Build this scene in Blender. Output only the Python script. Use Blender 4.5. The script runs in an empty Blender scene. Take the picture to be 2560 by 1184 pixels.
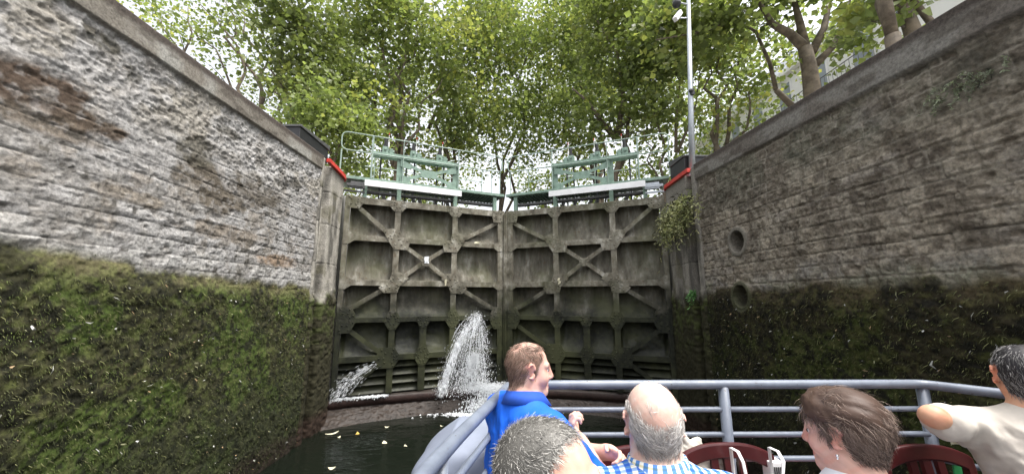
import bpy, math, random
import numpy as np
from mathutils import Vector
R_ = math.radians
# ------------------------------------------------------------------ camera, world, sun, exposure
SC = bpy.context.scene
COL = SC.collection
cam_d = bpy.data.cameras.new('camera'); cam = bpy.data.objects.new('camera', cam_d); COL.objects.link(cam)
cam_d.sensor_width = 36; cam_d.lens = 36*900/2560; cam_d.clip_end = 600; cam_d.clip_start = 0.03
PITCH = math.atan(154/900); YAW = math.atan(18/(900/math.cos(PITCH)))
cam.location = (0, 0, 2.7); cam.rotation_euler = (math.pi/2+PITCH, 0, -YAW)
SC.camera = cam
SUN_EL, SUN_AZ = 70, 118            # azimuth clockwise from +Y (the way the lock runs)
W = bpy.data.worlds.new('World'); SC.world = W; W.use_nodes = True
nt = W.node_tree; bg = nt.nodes['Background']
sky = nt.nodes.new('ShaderNodeTexSky'); sky.sky_type = 'NISHITA'; sky.sun_disc = False
sky.sun_elevation = R_(SUN_EL); sky.sun_rotation = R_(SUN_AZ); sky.dust_density = 6; sky.air_density = 1.2
hs = nt.nodes.new('ShaderNodeHueSaturation'); hs.inputs['Saturation'].default_value = 0.22
nt.links.new(sky.outputs[0], hs.inputs['Color']); nt.links.new(hs.outputs[0], bg.inputs[0])
bg.inputs[1].default_value = 0.15
sun_d = bpy.data.lights.new('sun', 'SUN'); sun_d.energy = 1.3; sun_d.angle = R_(16); sun_d.color = (1, .96, .9)
sun = bpy.data.objects.new('sun', sun_d); COL.objects.link(sun)
sdir = Vector((math.sin(R_(SUN_AZ))*math.cos(R_(SUN_EL)), math.cos(R_(SUN_AZ))*math.cos(R_(SUN_EL)), math.sin(R_(SUN_EL))))
sun.rotation_euler = sdir.to_track_quat('Z', 'Y').to_euler()
SC.view_settings.view_transform = 'Standard'; SC.view_settings.look = 'None'
SC.view_settings.exposure = 1.48; SC.view_settings.gamma = 1
SC.render.engine = 'CYCLES'
SC.cycles.max_bounces = 6; SC.cycles.transparent_max_bounces = 6; SC.cycles.use_denoising = True

# ------------------------------------------------------------------ helpers
def tag(o, label=None, cat=None, group=None, kind=None):
    if label: o['label'] = label
    if cat: o['category'] = cat
    if group: o['group'] = group
    if kind: o['kind'] = kind
    return o
def empty(name, loc=(0, 0, 0), rz=0):
    o = bpy.data.objects.new(name, None); COL.objects.link(o); o.location = loc; o.rotation_euler = (0, 0, rz)
    o.empty_display_size = .2
    return o
def mesh_obj(name, V, F, m, parent=None, smooth=False, colors=None, mi=None):
    """F: list of index lists or an (n,k) int array"""
    me = bpy.data.meshes.new(name)
    V = np.asarray(V, dtype=np.float32)
    if isinstance(F, np.ndarray):
        n, k = F.shape
        me.vertices.add(len(V)); me.vertices.foreach_set('co', V.ravel())
        me.loops.add(n*k); me.loops.foreach_set('vertex_index', F.astype(np.int32).ravel())
        me.polygons.add(n); me.polygons.foreach_set('loop_start', np.arange(0, n*k, k, dtype=np.int32))
        me.update(calc_edges=True)
    else:
        me.from_pydata([tuple(map(float, v)) for v in V], [], F); me.update()
    if smooth:
        me.polygons.foreach_set('use_smooth', np.ones(len(me.polygons), dtype=bool))
    if colors is not None:
        a = me.color_attributes.new('Col', 'FLOAT_COLOR', 'POINT')
        c = np.ones((len(V), 4), dtype=np.float32); c[:, :3] = colors
        a.data.foreach_set('color', c.ravel())
    for mm in (m if isinstance(m, (list, tuple)) else [m]): me.materials.append(mm)
    if mi is not None: me.polygons.foreach_set('material_index', np.asarray(mi, dtype=np.int32))
    o = bpy.data.objects.new(name, me); COL.objects.link(o)
    if parent is not None: o.parent = parent
    return o
def copy_tree(o, parent=None):
    c = o.copy(); COL.objects.link(c)
    if parent is not None: c.parent = parent
    for ch in list(o.children): copy_tree(ch, c)
    return c

class MB:
    def __init__(s, xf=None): s.v = []; s.f = []; s.xf = xf
    def add(s, vs, fs):
        b = len(s.v)
        if s.xf: vs = [s.xf(*v) for v in vs]
        s.v += [tuple(v) for v in vs]; s.f += [[b+i for i in f] for f in fs]
    def box(s, x0, x1, y0, y1, z0, z1):
        s.add([(x0, y0, z0), (x1, y0, z0), (x1, y1, z0), (x0, y1, z0), (x0, y0, z1), (x1, y0, z1), (x1, y1, z1), (x0, y1, z1)],
              [[0, 3, 2, 1], [4, 5, 6, 7], [0, 1, 5, 4], [1, 2, 6, 5], [2, 3, 7, 6], [3, 0, 4, 7]])
    def prism(s, poly, y0, y1):            # polygon in (x,z), extruded along y
        n = len(poly)
        s.add([(p[0], y0, p[1]) for p in poly]+[(p[0], y1, p[1]) for p in poly],
              [list(range(n)), list(range(2*n-1, n-1, -1))]+[[i, n+i, n+(i+1) % n, (i+1) % n] for i in range(n)])
    def prismz(s, poly, z0, z1):
        n = len(poly)
        s.add([(p[0], p[1], z0) for p in poly]+[(p[0], p[1], z1) for p in poly],
              [list(range(n-1, -1, -1)), list(range(n, 2*n))]+[[i, (i+1) % n, n+(i+1) % n, n+i] for i in range(n)])
    def tube(s, pts, r, n=8, cap=True):
        pts = [Vector(p) for p in pts]; m = len(pts)
        rs = r if isinstance(r, (list, tuple)) else [r]*m
        up = None; vs = []
        for i, p in enumerate(pts):
            a = pts[max(i-1, 0)]; b = pts[min(i+1, m-1)]; t = (b-a)
            t = t.normalized() if t.length > 1e-9 else Vector((0, 0, 1))
            if up is None:
                up = t.cross(Vector((0, 0, 1)) if abs(t.z) < .9 else Vector((1, 0, 0))).normalized()
            up = (up-t*up.dot(t)); up = up.normalized() if up.length > 1e-6 else t.orthogonal().normalized()
            w = t.cross(up)
            for k in range(n):
                a_ = 2*math.pi*k/n
                vs.append(p+(up*math.cos(a_)+w*math.sin(a_))*rs[i])
        fs = [[i*n+k, i*n+(k+1) % n, (i+1)*n+(k+1) % n, (i+1)*n+k] for i in range(m-1) for k in range(n)]
        if cap: fs += [list(range(n-1, -1, -1)), list(range((m-1)*n, m*n))]
        s.add(vs, fs)
    def bar(s, p, q, w, h, upv=(0, 0, 1)):   # box along p->q, width w sideways, h along up
        p = Vector(p); q = Vector(q); t = (q-p).normalized(); sd = t.cross(Vector(upv)).normalized(); u = sd.cross(t)
        vs = [c+sd*a*w/2+u*b*h/2 for c in (p, q) for a, b in ((-1, -1), (1, -1), (1, 1), (-1, 1))]
        s.add(vs, [[3, 2, 1, 0], [4, 5, 6, 7], [0, 1, 5, 4], [1, 2, 6, 5], [2, 3, 7, 6], [3, 0, 4, 7]])
    def ball(s, c, r, n=8, m=6):
        r = r if isinstance(r, (tuple, list)) else (r, r, r)
        vs = [(c[0]+r[0]*math.sin(math.pi*i/m)*math.cos(2*math.pi*k/n), c[1]+r[1]*math.sin(math.pi*i/m)*math.sin(2*math.pi*k/n),
               c[2]+r[2]*math.cos(math.pi*i/m)) for i in range(1, m) for k in range(n)]
        t = len(vs); vs += [(c[0], c[1], c[2]+r[2]), (c[0], c[1], c[2]-r[2])]
        fs = [[i*n+k, (i+1)*n+k, (i+1)*n+(k+1) % n, i*n+(k+1) % n] for i in range(m-2) for k in range(n)]
        fs += [[t, k, (k+1) % n] for k in range(n)]+[[t+1, (m-2)*n+(k+1) % n, (m-2)*n+k] for k in range(n)]
        s.add(vs, fs)
    def build(s, name, m, parent=None, smooth=False, bevel=0):
        o = mesh_obj(name, s.v, s.f, m, parent, smooth)
        if bevel:
            b = o.modifiers.new('bevel', 'BEVEL'); b.width = bevel; b.segments = 2; b.limit_method = 'ANGLE'; b.harden_normals = False
        return o
def arc_pts(pts, r, n=5):
    """round the inner corners of a polyline"""
    P = [Vector(p) for p in pts]; out = [P[0]]
    for a, b, c in zip(P, P[1:], P[2:]):
        u = (a-b); v = (c-b); d = min(r, u.length*.49, v.length*.49); u.normalize(); v.normalize()
        s, e = b+u*d, b+v*d
        for i in range(n+1):
            t = i/n; out.append(s*(1-t)**2+b*2*t*(1-t)+e*t*t)
    out.append(P[-1]); return out

# noise -------------------------------------------------------------
def vnoise(x, y, seed=0):
    xi = np.floor(x).astype(np.int64); yi = np.floor(y).astype(np.int64); fx = x-xi; fy = y-yi
    fx = fx*fx*fx*(fx*(fx*6-15)+10); fy = fy*fy*fy*(fy*(fy*6-15)+10)
    def h(a, b):
        n = (a*374761393+b*668265263+seed*1274126177) & 0xffffffff
        n = ((n ^ (n >> 13))*1274126177) & 0xffffffff
        n = n ^ (n >> 16)
        return (n & 0xffffff)/float(0xffffff)
    return (h(xi, yi)*(1-fx)+h(xi+1, yi)*fx)*(1-fy)+(h(xi, yi+1)*(1-fx)+h(xi+1, yi+1)*fx)*fy
def fbm(x, y, sc, octs=4, seed=0, gain=.5):
    t = 0; a = 1; s = 0
    for o in range(octs):
        t = t+a*vnoise(x/sc*2**o+17.3*o, y/sc*2**o-9.1*o, seed+o*31); s += a; a *= gain
    return t/s
def ridged(x, y, sc, octs=4, seed=0):
    t = 0; a = 1; s = 0
    for o in range(octs):
        t = t+a*(1-np.abs(2*vnoise(x/sc*2**o+5.7*o, y/sc*2**o+3.3*o, seed+o*57)-1)); s += a; a *= .5
    return t/s
def sst(x, a, b):
    t = np.clip((x-a)/(b-a), 0, 1); return t*t*(3-2*t)
def mixc(c, d, t): return c*(1-t[..., None])+np.asarray(d)*t[..., None]

# materials ---------------------------------------------------------
def base_mat(name, rough=.6, spec=.5, metal=0):
    m = bpy.data.materials.new(name); m.use_nodes = True
    b = m.node_tree.nodes['Principled BSDF']; b.inputs['Roughness'].default_value = rough
    b.inputs['Metallic'].default_value = metal; b.inputs['Specular IOR Level'].default_value = spec
    return m, m.node_tree, b
def noise_node(nt, scale, detail=4, coord='Object', rough=.6):
    tc = nt.nodes.new('ShaderNodeTexCoord'); n = nt.nodes.new('ShaderNodeTexNoise')
    n.inputs['Scale'].default_value = scale; n.inputs['Detail'].default_value = detail; n.inputs['Roughness'].default_value = rough
    nt.links.new(tc.outputs[coord], n.inputs['Vector']); return n
def ramp(nt, src, stops):
    r = nt.nodes.new('ShaderNodeValToRGB'); e = r.color_ramp.elements
    while len(e) < len(stops): e.new(.5)
    for el, (p, c) in zip(e, stops): el.position = p; el.color = (*c, 1) if len(c) == 3 else c
    nt.links.new(src, r.inputs[0]); return r
def bump(nt, b, src, strength, dist=.01):
    n = nt.nodes.new('ShaderNodeBump'); n.inputs['Strength'].default_value = strength; n.inputs['Distance'].default_value = dist
    nt.links.new(src, n.inputs['Height']); nt.links.new(n.outputs[0], b.inputs['Normal'])
def mat(name, c, rough=.6, var=.25, scale=6, metal=0, spec=.5, bmp=0, c2=None, detail=5):
    m, nt, b = base_mat(name, rough, spec, metal)
    n = noise_node(nt, scale, detail)
    c2 = c2 or tuple(x*(1-var) for x in c)
    r = ramp(nt, n.outputs[0], [(.32, c2), (.68, tuple(min(1, x*(1+var*.4)) for x in c))])
    nt.links.new(r.outputs[0], b.inputs['Base Color'])
    if bmp: bump(nt, b, n.outputs[0], bmp)
    return m
def col_mat(name, rough=.8, spec=.3, nscale=60, nvar=.25, bmp=.3, bdist=.01, trans=0):
    """base colour from the mesh attribute Col (real stains, per-leaf or per-hair tints) broken up with noise"""
    m, nt, b = base_mat(name, rough, spec)
    a = nt.nodes.new('ShaderNodeAttribute'); a.attribute_name = 'Col'
    src = a.outputs['Color']
    if nvar:
        n = noise_node(nt, nscale, 5)
        r = ramp(nt, n.outputs[0], [(.3, (1-nvar,)*3), (.7, (1+nvar*.5,)*3)])
        mx = nt.nodes.new('ShaderNodeMix'); mx.data_type = 'RGBA'; mx.blend_type = 'MULTIPLY'; mx.inputs[0].default_value = 1
        nt.links.new(src, mx.inputs[6]); nt.links.new(r.outputs[0], mx.inputs[7]); src = mx.outputs[2]
        if bmp: bump(nt, b, n.outputs[0], bmp, bdist)
    nt.links.new(src, b.inputs['Base Color'])
    if trans:
        t = nt.nodes.new('ShaderNodeBsdfTranslucent'); ms = nt.nodes.new('ShaderNodeMixShader'); ms.inputs[0].default_value = trans
        br = nt.nodes.new('ShaderNodeMix'); br.data_type = 'RGBA'; br.blend_type = 'MULTIPLY'; br.inputs[0].default_value = 1
        nt.links.new(src, br.inputs[6]); br.inputs[7].default_value = (1.3, 1.36, .95, 1)
        nt.links.new(br.outputs[2], t.inputs[0])
        nt.links.new(b.outputs[0], ms.inputs[1]); nt.links.new(t.outputs[0], ms.inputs[2])
        nt.links.new(ms.outputs[0], nt.nodes['Material Output'].inputs[0])
    return m

M = {}
M['stone'] = col_mat('weathered_stone', .88, .25, 38, .45, .5, .012)
M['moss'] = col_mat('moss_blades', .8, .3, 20, .3, 0)
M['leaf'] = col_mat('plane_leaf', .45, .5, 3, 0, 0, trans=.50)
M['grassy'] = col_mat('plant_leaf', .55, .4, 3, 0, 0, trans=.3)
M['hair'] = col_mat('hair_strand', .55, .3, 3, 0, 0)
M['skin'] = None
M['drop'] = None

def weather_steel(name, k, streak):
    m, nt, b = base_mat(name, .75, .35)
    g = nt.nodes.new('ShaderNodeNewGeometry'); sp = nt.nodes.new('ShaderNodeSeparateXYZ'); nt.links.new(g.outputs['Position'], sp.inputs[0])
    tc = nt.nodes.new('ShaderNodeTexCoord')
    def nz(sc, d=5):
        n = nt.nodes.new('ShaderNodeTexNoise'); n.inputs['Scale'].default_value = sc; n.inputs['Detail'].default_value = d
        n.inputs['Roughness'].default_value = .65; nt.links.new(g.outputs['Position'], n.inputs['Vector']); return n
    n1 = nz(2.2); n2 = nz(14); n3 = nz(.9, 3)
    mp_ = nt.nodes.new('ShaderNodeMapping'); mp_.inputs['Scale'].default_value = (3.2, 3.2, streak); nt.links.new(g.outputs['Position'], mp_.inputs[0])
    ns_ = nt.nodes.new('ShaderNodeTexNoise'); ns_.inputs['Scale'].default_value = 1.6; ns_.inputs['Detail'].default_value = 7; ns_.inputs['Roughness'].default_value = .62; nt.links.new(mp_.outputs[0], ns_.inputs['Vector'])
    dry = ramp(nt, ns_.outputs[0], [(.30, tuple(k*x for x in (.065, .058, .04))), (.44, tuple(k*x for x in (.165, .150, .115))), (.56, tuple(k*x for x in (.245, .228, .18))), (.68, tuple(k*x for x in (.44, .42, .36)))])
    rust = ramp(nt, n2.outputs[0], [(.55, (0, 0, 0)), (.70, (.7, .7, .7))])
    def mix(f, a, c, bt='MIX'):
        x = nt.nodes.new('ShaderNodeMix'); x.data_type = 'RGBA'; x.blend_type = bt
        for k, s in ((0, f), (6, a), (7, c)):
            if hasattr(s, 'default_value') or hasattr(s, 'is_linked'): nt.links.new(s, x.inputs[k])
            elif k == 0: x.inputs[0].default_value = s
            else: x.inputs[k].default_value = (*s, 1)
        return x.outputs[2]
    c = mix(rust.outputs[0], dry.outputs[0], (.10, .065, .035))
    # algae and wet line: a real water mark, bounded by height with a ragged edge
    ad = nt.nodes.new('ShaderNodeMath'); ad.operation = 'MULTIPLY_ADD'; ad.inputs[1].default_value = 1.6
    nt.links.new(n1.outputs[0], ad.inputs[0]); nt.links.new(sp.outputs[2], ad.inputs[2])
    mr = nt.nodes.new('ShaderNodeMapRange'); mr.inputs[1].default_value = 4.0; mr.inputs[2].default_value = 3.1
    nt.links.new(ad.outputs[0], mr.inputs[0])
    alg = ramp(nt, n2.outputs[0], [(.35, (.006, .007, .004)), (.55, (.015, .017, .008)), (.72, (.036, .037, .018))])
    c = mix(mr.outputs[0], c, alg.outputs[0])
    # a hint of green growth higher up
    gr = ramp(nt, n3.outputs[0], [(.45, (0, 0, 0)), (.68, (.6, .6, .6))])
    c = mix(gr.outputs[0], c, (.085, .09, .04))
    nt.links.new(c, b.inputs['Base Color'])
    wet = nt.nodes.new('ShaderNodeMapRange'); wet.inputs[1].default_value = 1.6; wet.inputs[2].default_value = 2.8
    wet.inputs[3].default_value = .55; wet.inputs[4].default_value = .78; nt.links.new(sp.outputs[2], wet.inputs[0])
    nt.links.new(wet.outputs[0], b.inputs['Roughness'])
    bump(nt, b, n2.outputs[0], .5, .012)
    return m
M['steel'] = weather_steel('weathered_gate_steel', .90, 2.0); M['plate'] = weather_steel('stained_gate_plate', .64, .55)
M['green'] = mat('pale_green_paint', (.215, .31, .245), .5, .25, 9, bmp=.05, c2=(.14, .21, .165))
M['greenrail'] = mat('pale_green_tube_paint', (.27, .35, .295), .45, .2, 9)
M['board'] = mat('white_board', (.80, .80, .80), .5, .1, 5)
M['black'] = mat('black_steel', (.02, .02, .022), .5, .3, 8)
M['darksteel'] = mat('dark_grey_steel', (.08, .08, .08), .55, .3, 8)
M['galv'] = mat('galvanised_steel', (.42, .45, .48), .4, .2, 12, metal=.6)
def rail_paint():
    m, nt, b = base_mat('chipped_rail_paint', .34, .5)
    n1 = noise_node(nt, 9, 4); n2 = noise_node(nt, 55, 5)
    r1 = ramp(nt, n1.outputs[0], [(.32, (.115, .133, .17)), (.68, (.175, .20, .245))]); r2 = ramp(nt, n2.outputs[0], [(.66, (0, 0, 0)), (.69, (1, 1, 1))])
    mx = nt.nodes.new('ShaderNodeMix'); mx.data_type = 'RGBA'; nt.links.new(r2.outputs[0], mx.inputs[0]); nt.links.new(r1.outputs[0], mx.inputs[6]); mx.inputs[7].default_value = (.06, .05, .045, 1)
    nt.links.new(mx.outputs[2], b.inputs['Base Color']); r3 = ramp(nt, n1.outputs[0], [(.3, (.5, .5, .5)), (.7, (.28, .28, .28))]); nt.links.new(r3.outputs[0], b.inputs['Roughness'])
    bump(nt, b, n2.outputs[0], .10, .004); return m
M['rail'] = rail_paint()
M['tarp'] = mat('grey_blue_tarpaulin', (.19, .215, .275), .65, .2, 3, bmp=.15)
M['chair'] = mat('burgundy_plastic', (.055, .008, .009), .3, .25, 10)
M['white'] = mat('white_plastic', (.78, .77, .76), .45, .08, 6)
M['cream'] = mat('cream_canvas', (.62, .58, .50), .8, .25, 14, bmp=.2)
M['navy'] = mat('navy_fabric', (.02, .03, .10), .85, .3, 30)
M['redpaint'] = mat('red_paint', (.60, .045, .03), .5, .25, 12, c2=(.42, .04, .03))
M['redtop'] = mat('red_gloss_top', (.62, .06, .06), .35, .12, 5)
M['deck'] = mat('deck_paint', (.22, .24, .27), .6, .2, 4)
M['hull'] = mat('white_hull_paint', (.7, .7, .72), .35, .1, 2)
M['yellow'] = mat('yellowed_label', (.7, .68, .5), .5, .15, 30)
M['signgreen'] = mat('green_sign_plate', (.05, .35, .12), .4, .15, 10)
M['bark'] = mat('plane_bark', (.15, .12, .085), .85, .5, 4.5, bmp=.4, c2=(.055, .042, .03))
M['twig'] = mat('dark_twig', (.06, .05, .035), .85, .3, 6)
M['concrete'] = mat('quay_concrete', (.33, .32, .30), .85, .3, 1.5, bmp=.2)
M['facade'] = mat('pale_facade', (.78, .77, .74), .8, .08, .6)
M['pane'] = mat('window_glass', (.30, .33, .37), .12, .3, .8)
M['zinc'] = mat('zinc_roof', (.30, .32, .35), .5, .2, 2)

def water_mat(name, deep, scale, strength, rough=.04):
    m, nt, b = base_mat(name, rough, .5)
    b.inputs['Base Color'].default_value = (*deep, 1); b.inputs['IOR'].default_value = 1.33
    tc = nt.nodes.new('ShaderNodeTexCoord'); mp = nt.nodes.new('ShaderNodeMapping'); mp.inputs['Scale'].default_value = (1, 2.1, 1)
    nt.links.new(tc.outputs['Object'], mp.inputs[0])
    n = nt.nodes.new('ShaderNodeTexNoise'); n.inputs['Scale'].default_value = scale; n.inputs['Detail'].default_value = 4
    n.inputs['Distortion'].default_value = .6
    nt.links.new(mp.outputs[0], n.inputs['Vector']); bump(nt, b, n.outputs[0], strength, .05)
    return m
M['water'] = water_mat('lock_water', (.0055, .0075, .005), 2.4, .34)
M['foam'] = mat('white_foam', (.82, .84, .86), .5, .2, 25, c2=(.5, .52, .54))
# ------------------------------------------------------------------ lock chamber walls (height field of coursed stone, real relief)
LX, RX = -3.9, 3.9
def ltop(y): return 5.60+.02*(y-3)
def rtop(y): return 5.16+.055*(y-2.5)
def quantize(s, w, seed):
    """irregular block edges along a course: returns block index, distance to its nearest edge"""
    rng = np.random.RandomState(seed); e = np.cumsum(w*(.55+.95*rng.rand(90)))-6
    i = np.searchsorted(e, s); lo = e[np.clip(i-1, 0, 89)]; hi = e[np.clip(i, 0, 89)]
    return i, np.minimum(s-lo, hi-s)
def blocks(S, Z, zc, width, seed, rough_joint=.012):
    zw = Z+.012*(fbm(S, Z, .5, 2, seed+5)-.5)*2
    ci = np.searchsorted(zc, zw); zlo = zc[np.clip(ci-1, 0, len(zc)-1)]; zhi = zc[np.clip(ci, 0, len(zc)-1)]
    dz = np.minimum(zw-zlo, zhi-zw)
    sw = S+.05*(fbm(S, Z, .22, 3, seed+9)-.5)
    idx = np.zeros_like(S); ds = np.ones_like(S)
    for c in range(len(zc)+1):
        k = ci == c
        if k.any():
            a, b = quantize(sw[k], width, seed*131+c); idx[k] = a; ds[k] = b
    rnd = vnoise(idx*7.0+.5, ci*13.0+.5, seed+77)
    rnd2 = vnoise(idx*5.0+.5, ci*11.0+.5, seed+78)
    return ci, dz, ds, rnd, rnd2
def wall(name, X, s0, s1, topf, side, label, seed, step=.0135, holes=()):
    """side = +1: face looks to +x"""
    ns = int((s1-s0)/step)+1; s = np.linspace(s0, s1, ns)
    z = np.arange(-.5, 1.0001, step)
    tmax = 1; nz = int(6.2/step); t = np.linspace(0, 1, nz)
    S = np.repeat(s[None, :], nz, 0); Zt = topf(S); Z = -.5+(Zt+.5)*t[:, None]
    D = Zt-Z                                             # depth under the top edge
    left = side > 0
    rng = np.random.RandomState(seed)
    zc = np.cumsum(.150+.035*rng.rand(60)) - .6
    ci, dz, ds, rnd, rnd2 = blocks(S, Z, zc, .30 if left else .26, seed)
    wob = fbm(S, Z, .12, 4, seed+1); n_w = wob
    rough = ridged(S, Z, .16, 5, seed+2); rough2 = ridged(S, Z, .055, 3, seed+3); big = fbm(S, Z, .9, 4, seed+4)
    copH = .30 if left else .33
    cop = sst(D, copH+.02, copH-.005)                    # coping course: smooth
    upper = sst(Z+.35*(big-.5), 4.25, 4.75)*(1-cop) if left else sst(Z+.5*(big-.5), 4.05, 4.55)*(1-cop)
    mz = (2.97+.15*sst(S, 6.5, 3) if left else 2.88)+.22*(fbm(S, Z, .45, 4, seed+6)-.5)+.10*(rnd-.5)
    moss = sst(Z, mz+.05, mz-.09)
    jointz = sst(dz, .011, .002) if left else sst(dz, .015, .003); joints = sst(ds, .009, .002) if left else sst(ds, .014, .003)
    edge = sst(np.minimum(dz, ds), .0, .022)
    H = .030*(rnd-.5)*edge + .060*(rough-.55)*edge + .028*(rough2-.5) + .02*(wob-.5) + .04*(big-.5)
    if left:
        H = H*(.27+.15*upper)+upper*(.042*(ridged(S, Z, .24, 5, seed+8)-.6)+.022*(rough2-.5))+(1-upper)*.024*(ridged(S, Z, .13, 5, seed+8)-.6); jd = .007*(1-.85*upper); jv = .006*(1-.8*upper)
    else:
        H = H*.62+.024*(ridged(S, Z, .2, 5, seed+8)-.6)*(1+.6*upper); jd = .014*(1-.7*upper); jv = .011*(1-.6*upper)
    H -= jd*jointz*(.4+.9*rnd2) + jv*joints
    H = H*(1-cop)+cop*(.045+.010*(fbm(S, Z, .35, 4, seed+11)-.5)+.006*(wob-.5))
    H -= cop*.02*sst(D, copH-.02, copH)
    # chipped lens-shaped hollows in the stone faces
    ch = fbm(S*.78+.1*n_w, Z*1.35, .060, 3, seed+14); ch2 = fbm(S*.9, Z*1.15, .14, 4, seed+15); gate_ = sst(n_w+.5*(big-.5), .42, .62); chip = sst(ch, .60, .70)*(1-cop)*(.3+.7*gate_); chipb = sst(ch2, .60, .70)*(1-cop)*(.3+.7*gate_)
    H -= .008*chip+.010*chipb
    # moss blanket: soft clumps that swallow the joints
    mo = .055+.034*fbm(S, Z, .13, 4, seed+12)+.022*(fbm(S, Z, .035, 3, seed+13)-.5)+.05*(big-.5)
    Hm = H*.25+mo-.03
    H = H*(1-moss)+(Hm-.045*sst(Z, mz-.30, mz))*moss
    # ---- colours: stone kinds, lime bloom, soot and rust stains, algae (all with shapes of their own)
    n1 = fbm(S, Z, .55, 5, seed+20); n2 = fbm(S, Z, .22, 5, seed+21); n3 = fbm(S, Z, 1.3, 3, seed+22); n4 = fbm(S*.6, Z*1.7, .30, 4, seed+23)
    C = np.ones(S.shape+(3,))
    if left:
        C = C*np.array([.285, .27, .25]); C = mixc(C, (.355, .345, .335), sst(n1+.25*(rnd-.5), .42, .58))
        C = mixc(C, (.25, .215, .175), .55*sst(n2+.35*(rnd2-.5), .56, .70)*(1-.6*upper))
        C = mixc(C, (.405, .395, .385), .8*upper*sst(n2, .40, .58))
        C = mixc(C, (.27, .245, .20), .7*upper*sst(n1, .56, .68))
        # brown uncoated stone and sooty patches seen in the wall
        for (ps, pz, rs, rz, col, k) in ((2.75, 4.42, .42, .22, (.095, .068, .05), 1), (3.25, 4.32, .30, .13, (.10, .075, .055), 1), (2.9, 4.15, .5, .10, (.15, .12, .09), .8),
                                      (4.75, 4.12, .62, .34, (.12, .10, .075), .95), (4.35, 4.55, .30, .20, (.11, .10, .075), .8), (5.5, 4.32, .55, .26, (.10, .085, .065), .9),
                                      (3.2, 5.18, .18, .10, (.07, .065, .05), .9), (3.5, 5.02, .16, .10, (.075, .07, .055), .9), (5.9, 5.05, .30, .09, (.05, .045, .04), .8),
                                      (4.9, 5.02, .26, .10, (.07, .065, .05), .8), (5.2, 3.6, .9, .14, (.20, .16, .115), .7), (6.3, 3.35, .55, .12, (.30, .20, .12), .7),
                                      (6.4, 4.75, .28, .12, (.06, .055, .045), .8), (3.7, 3.75, .35, .10, (.24, .20, .15), .7)):
            q = ((S-ps)/rs)**2+((Z-pz)/rz)**2
            C = mixc(C, col, k*sst(q+2.2*(n2-.5)+1.5*(n4-.5), 1.15, .35))
        C = mixc(C, (.06, .055, .045), .8*sst(fbm(S, Z, .11, 4, seed+31), .64, .72)*sst(n3, .42, .55))
        C = mixc(C, (.46, .45, .43), .75*sst(Z, mz+.30+.1*n2, mz+.12)*sst(n2+.3*(rnd-.5), .36, .5))
    else:
        C = C*np.array([.205, .175, .137]); C = mixc(C, (.30, .258, .20), sst(n1+.3*(rnd-.5), .44, .60))
        C = mixc(C, (.085, .07, .055), .8*sst(n2+.30*(rnd2-.5), .56, .70))
        C = mixc(C, (.125, .130, .095), .65*upper*sst(n1, .40, .6)); C = mixc(C, (.30, .27, .235), .5*sst(n4, .58, .7))
        C = mixc(C, (.085, .07, .057), .5*sst(n3, .54, .66)*upper)
        C = mixc(C, (.33, .31, .28), .65*sst(Z, mz+.32, mz+.10)*sst(n2, .4, .55))
        C = mixc(C, (.14, .15, .07), .5*sst(Z, mz+.22, mz+.02)*sst(n4, .42, .6))
    f1 = fbm(S, Z, .075, 4, seed+24); f2 = fbm(S, Z, .038, 3, seed+25)
    if left:
        C = mixc(C, (.115, .10, .085), .5*chip*sst(f2, .35, .6)); C = mixc(C, (.16, .14, .115), .35*chipb); C = mixc(C, (.42, .41, .40), .30*sst(f1, .56, .68)*(1-chip))
    else:
        C = C*(.72+.62*rnd2*(1-.5*upper))[..., None]; C = mixc(C, (.075, .058, .042), .55*chip); C = mixc(C, (.085, .066, .048), .5*chipb); C = mixc(C, (.36, .32, .255), .55*sst(f1, .54, .66)*(1-chip)*(1-.5*upper)); C = mixc(C, (.11, .09, .066), .6*sst(f1, .44, .34))
    if left: C = C*(1-.62*np.clip(jointz*(.45+.55*sst(fbm(S, Z, .5, 3, seed+33), .38, .55))*(1-.6*upper), 0, 1))[..., None]*(1-.22*joints*(1-upper))[..., None]
    else: C = mixc(C, (.34, .305, .25), .68*np.maximum(jointz, joints)*sst(fbm(S, Z, .3, 3, seed+33), .36, .55)); C = C*(1-.6*sst(dz, .007, .002)*sst(fbm(S*.5, Z*2, .4, 3, seed+34), .5, .6))[..., None]
    cc = np.array([.215, .195, .165]) if left else np.array([.165, .145, .125])
    Cc = mixc(np.ones(S.shape+(3,))*cc, (.33, .32, .29) if left else (.23, .215, .19), sst(fbm(S, Z, .6, 4, seed+40), .45, .62))
    Cc = mixc(Cc, (.10, .085, .07), .7*sst(fbm(S*.8, Z*2, .25, 4, seed+41), .55, .68))
    Cc = mixc(Cc, (.085, .07, .06), sst(D, .13, .05))
    C = C*(1-cop[..., None])+Cc*cop[..., None]
    mg = fbm(S, Z, .5, 5, seed+50); mg2 = fbm(S, Z, .07, 4, seed+51)
    Cm = mixc(np.ones(S.shape+(3,))*np.array([.040, .037, .018]), (.055, .078, .016), sst(mg+.25*(mg2-.5), .42, .62))
    Cm = mixc(Cm, (.095, .10, .035), .7*sst(mg2, .58, .74)); Cm = mixc(Cm, (.012, .012, .007), .9*sst(mg2, .50, .34))
    Cm = mixc(Cm, (.14, .118, .065), .75*sst(Z, mz-.36, mz-.05)*sst(mg, .34, .52))
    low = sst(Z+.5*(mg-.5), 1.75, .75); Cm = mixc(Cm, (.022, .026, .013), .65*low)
    if left: Cm = Cm*np.array([1.04, 1.10, 1.0])
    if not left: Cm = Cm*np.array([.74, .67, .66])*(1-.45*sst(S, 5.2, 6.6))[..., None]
    Cm = mixc(Cm, (.022, .015, .010), sst(Z+.25*(mg-.5), .42, .2))
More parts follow.
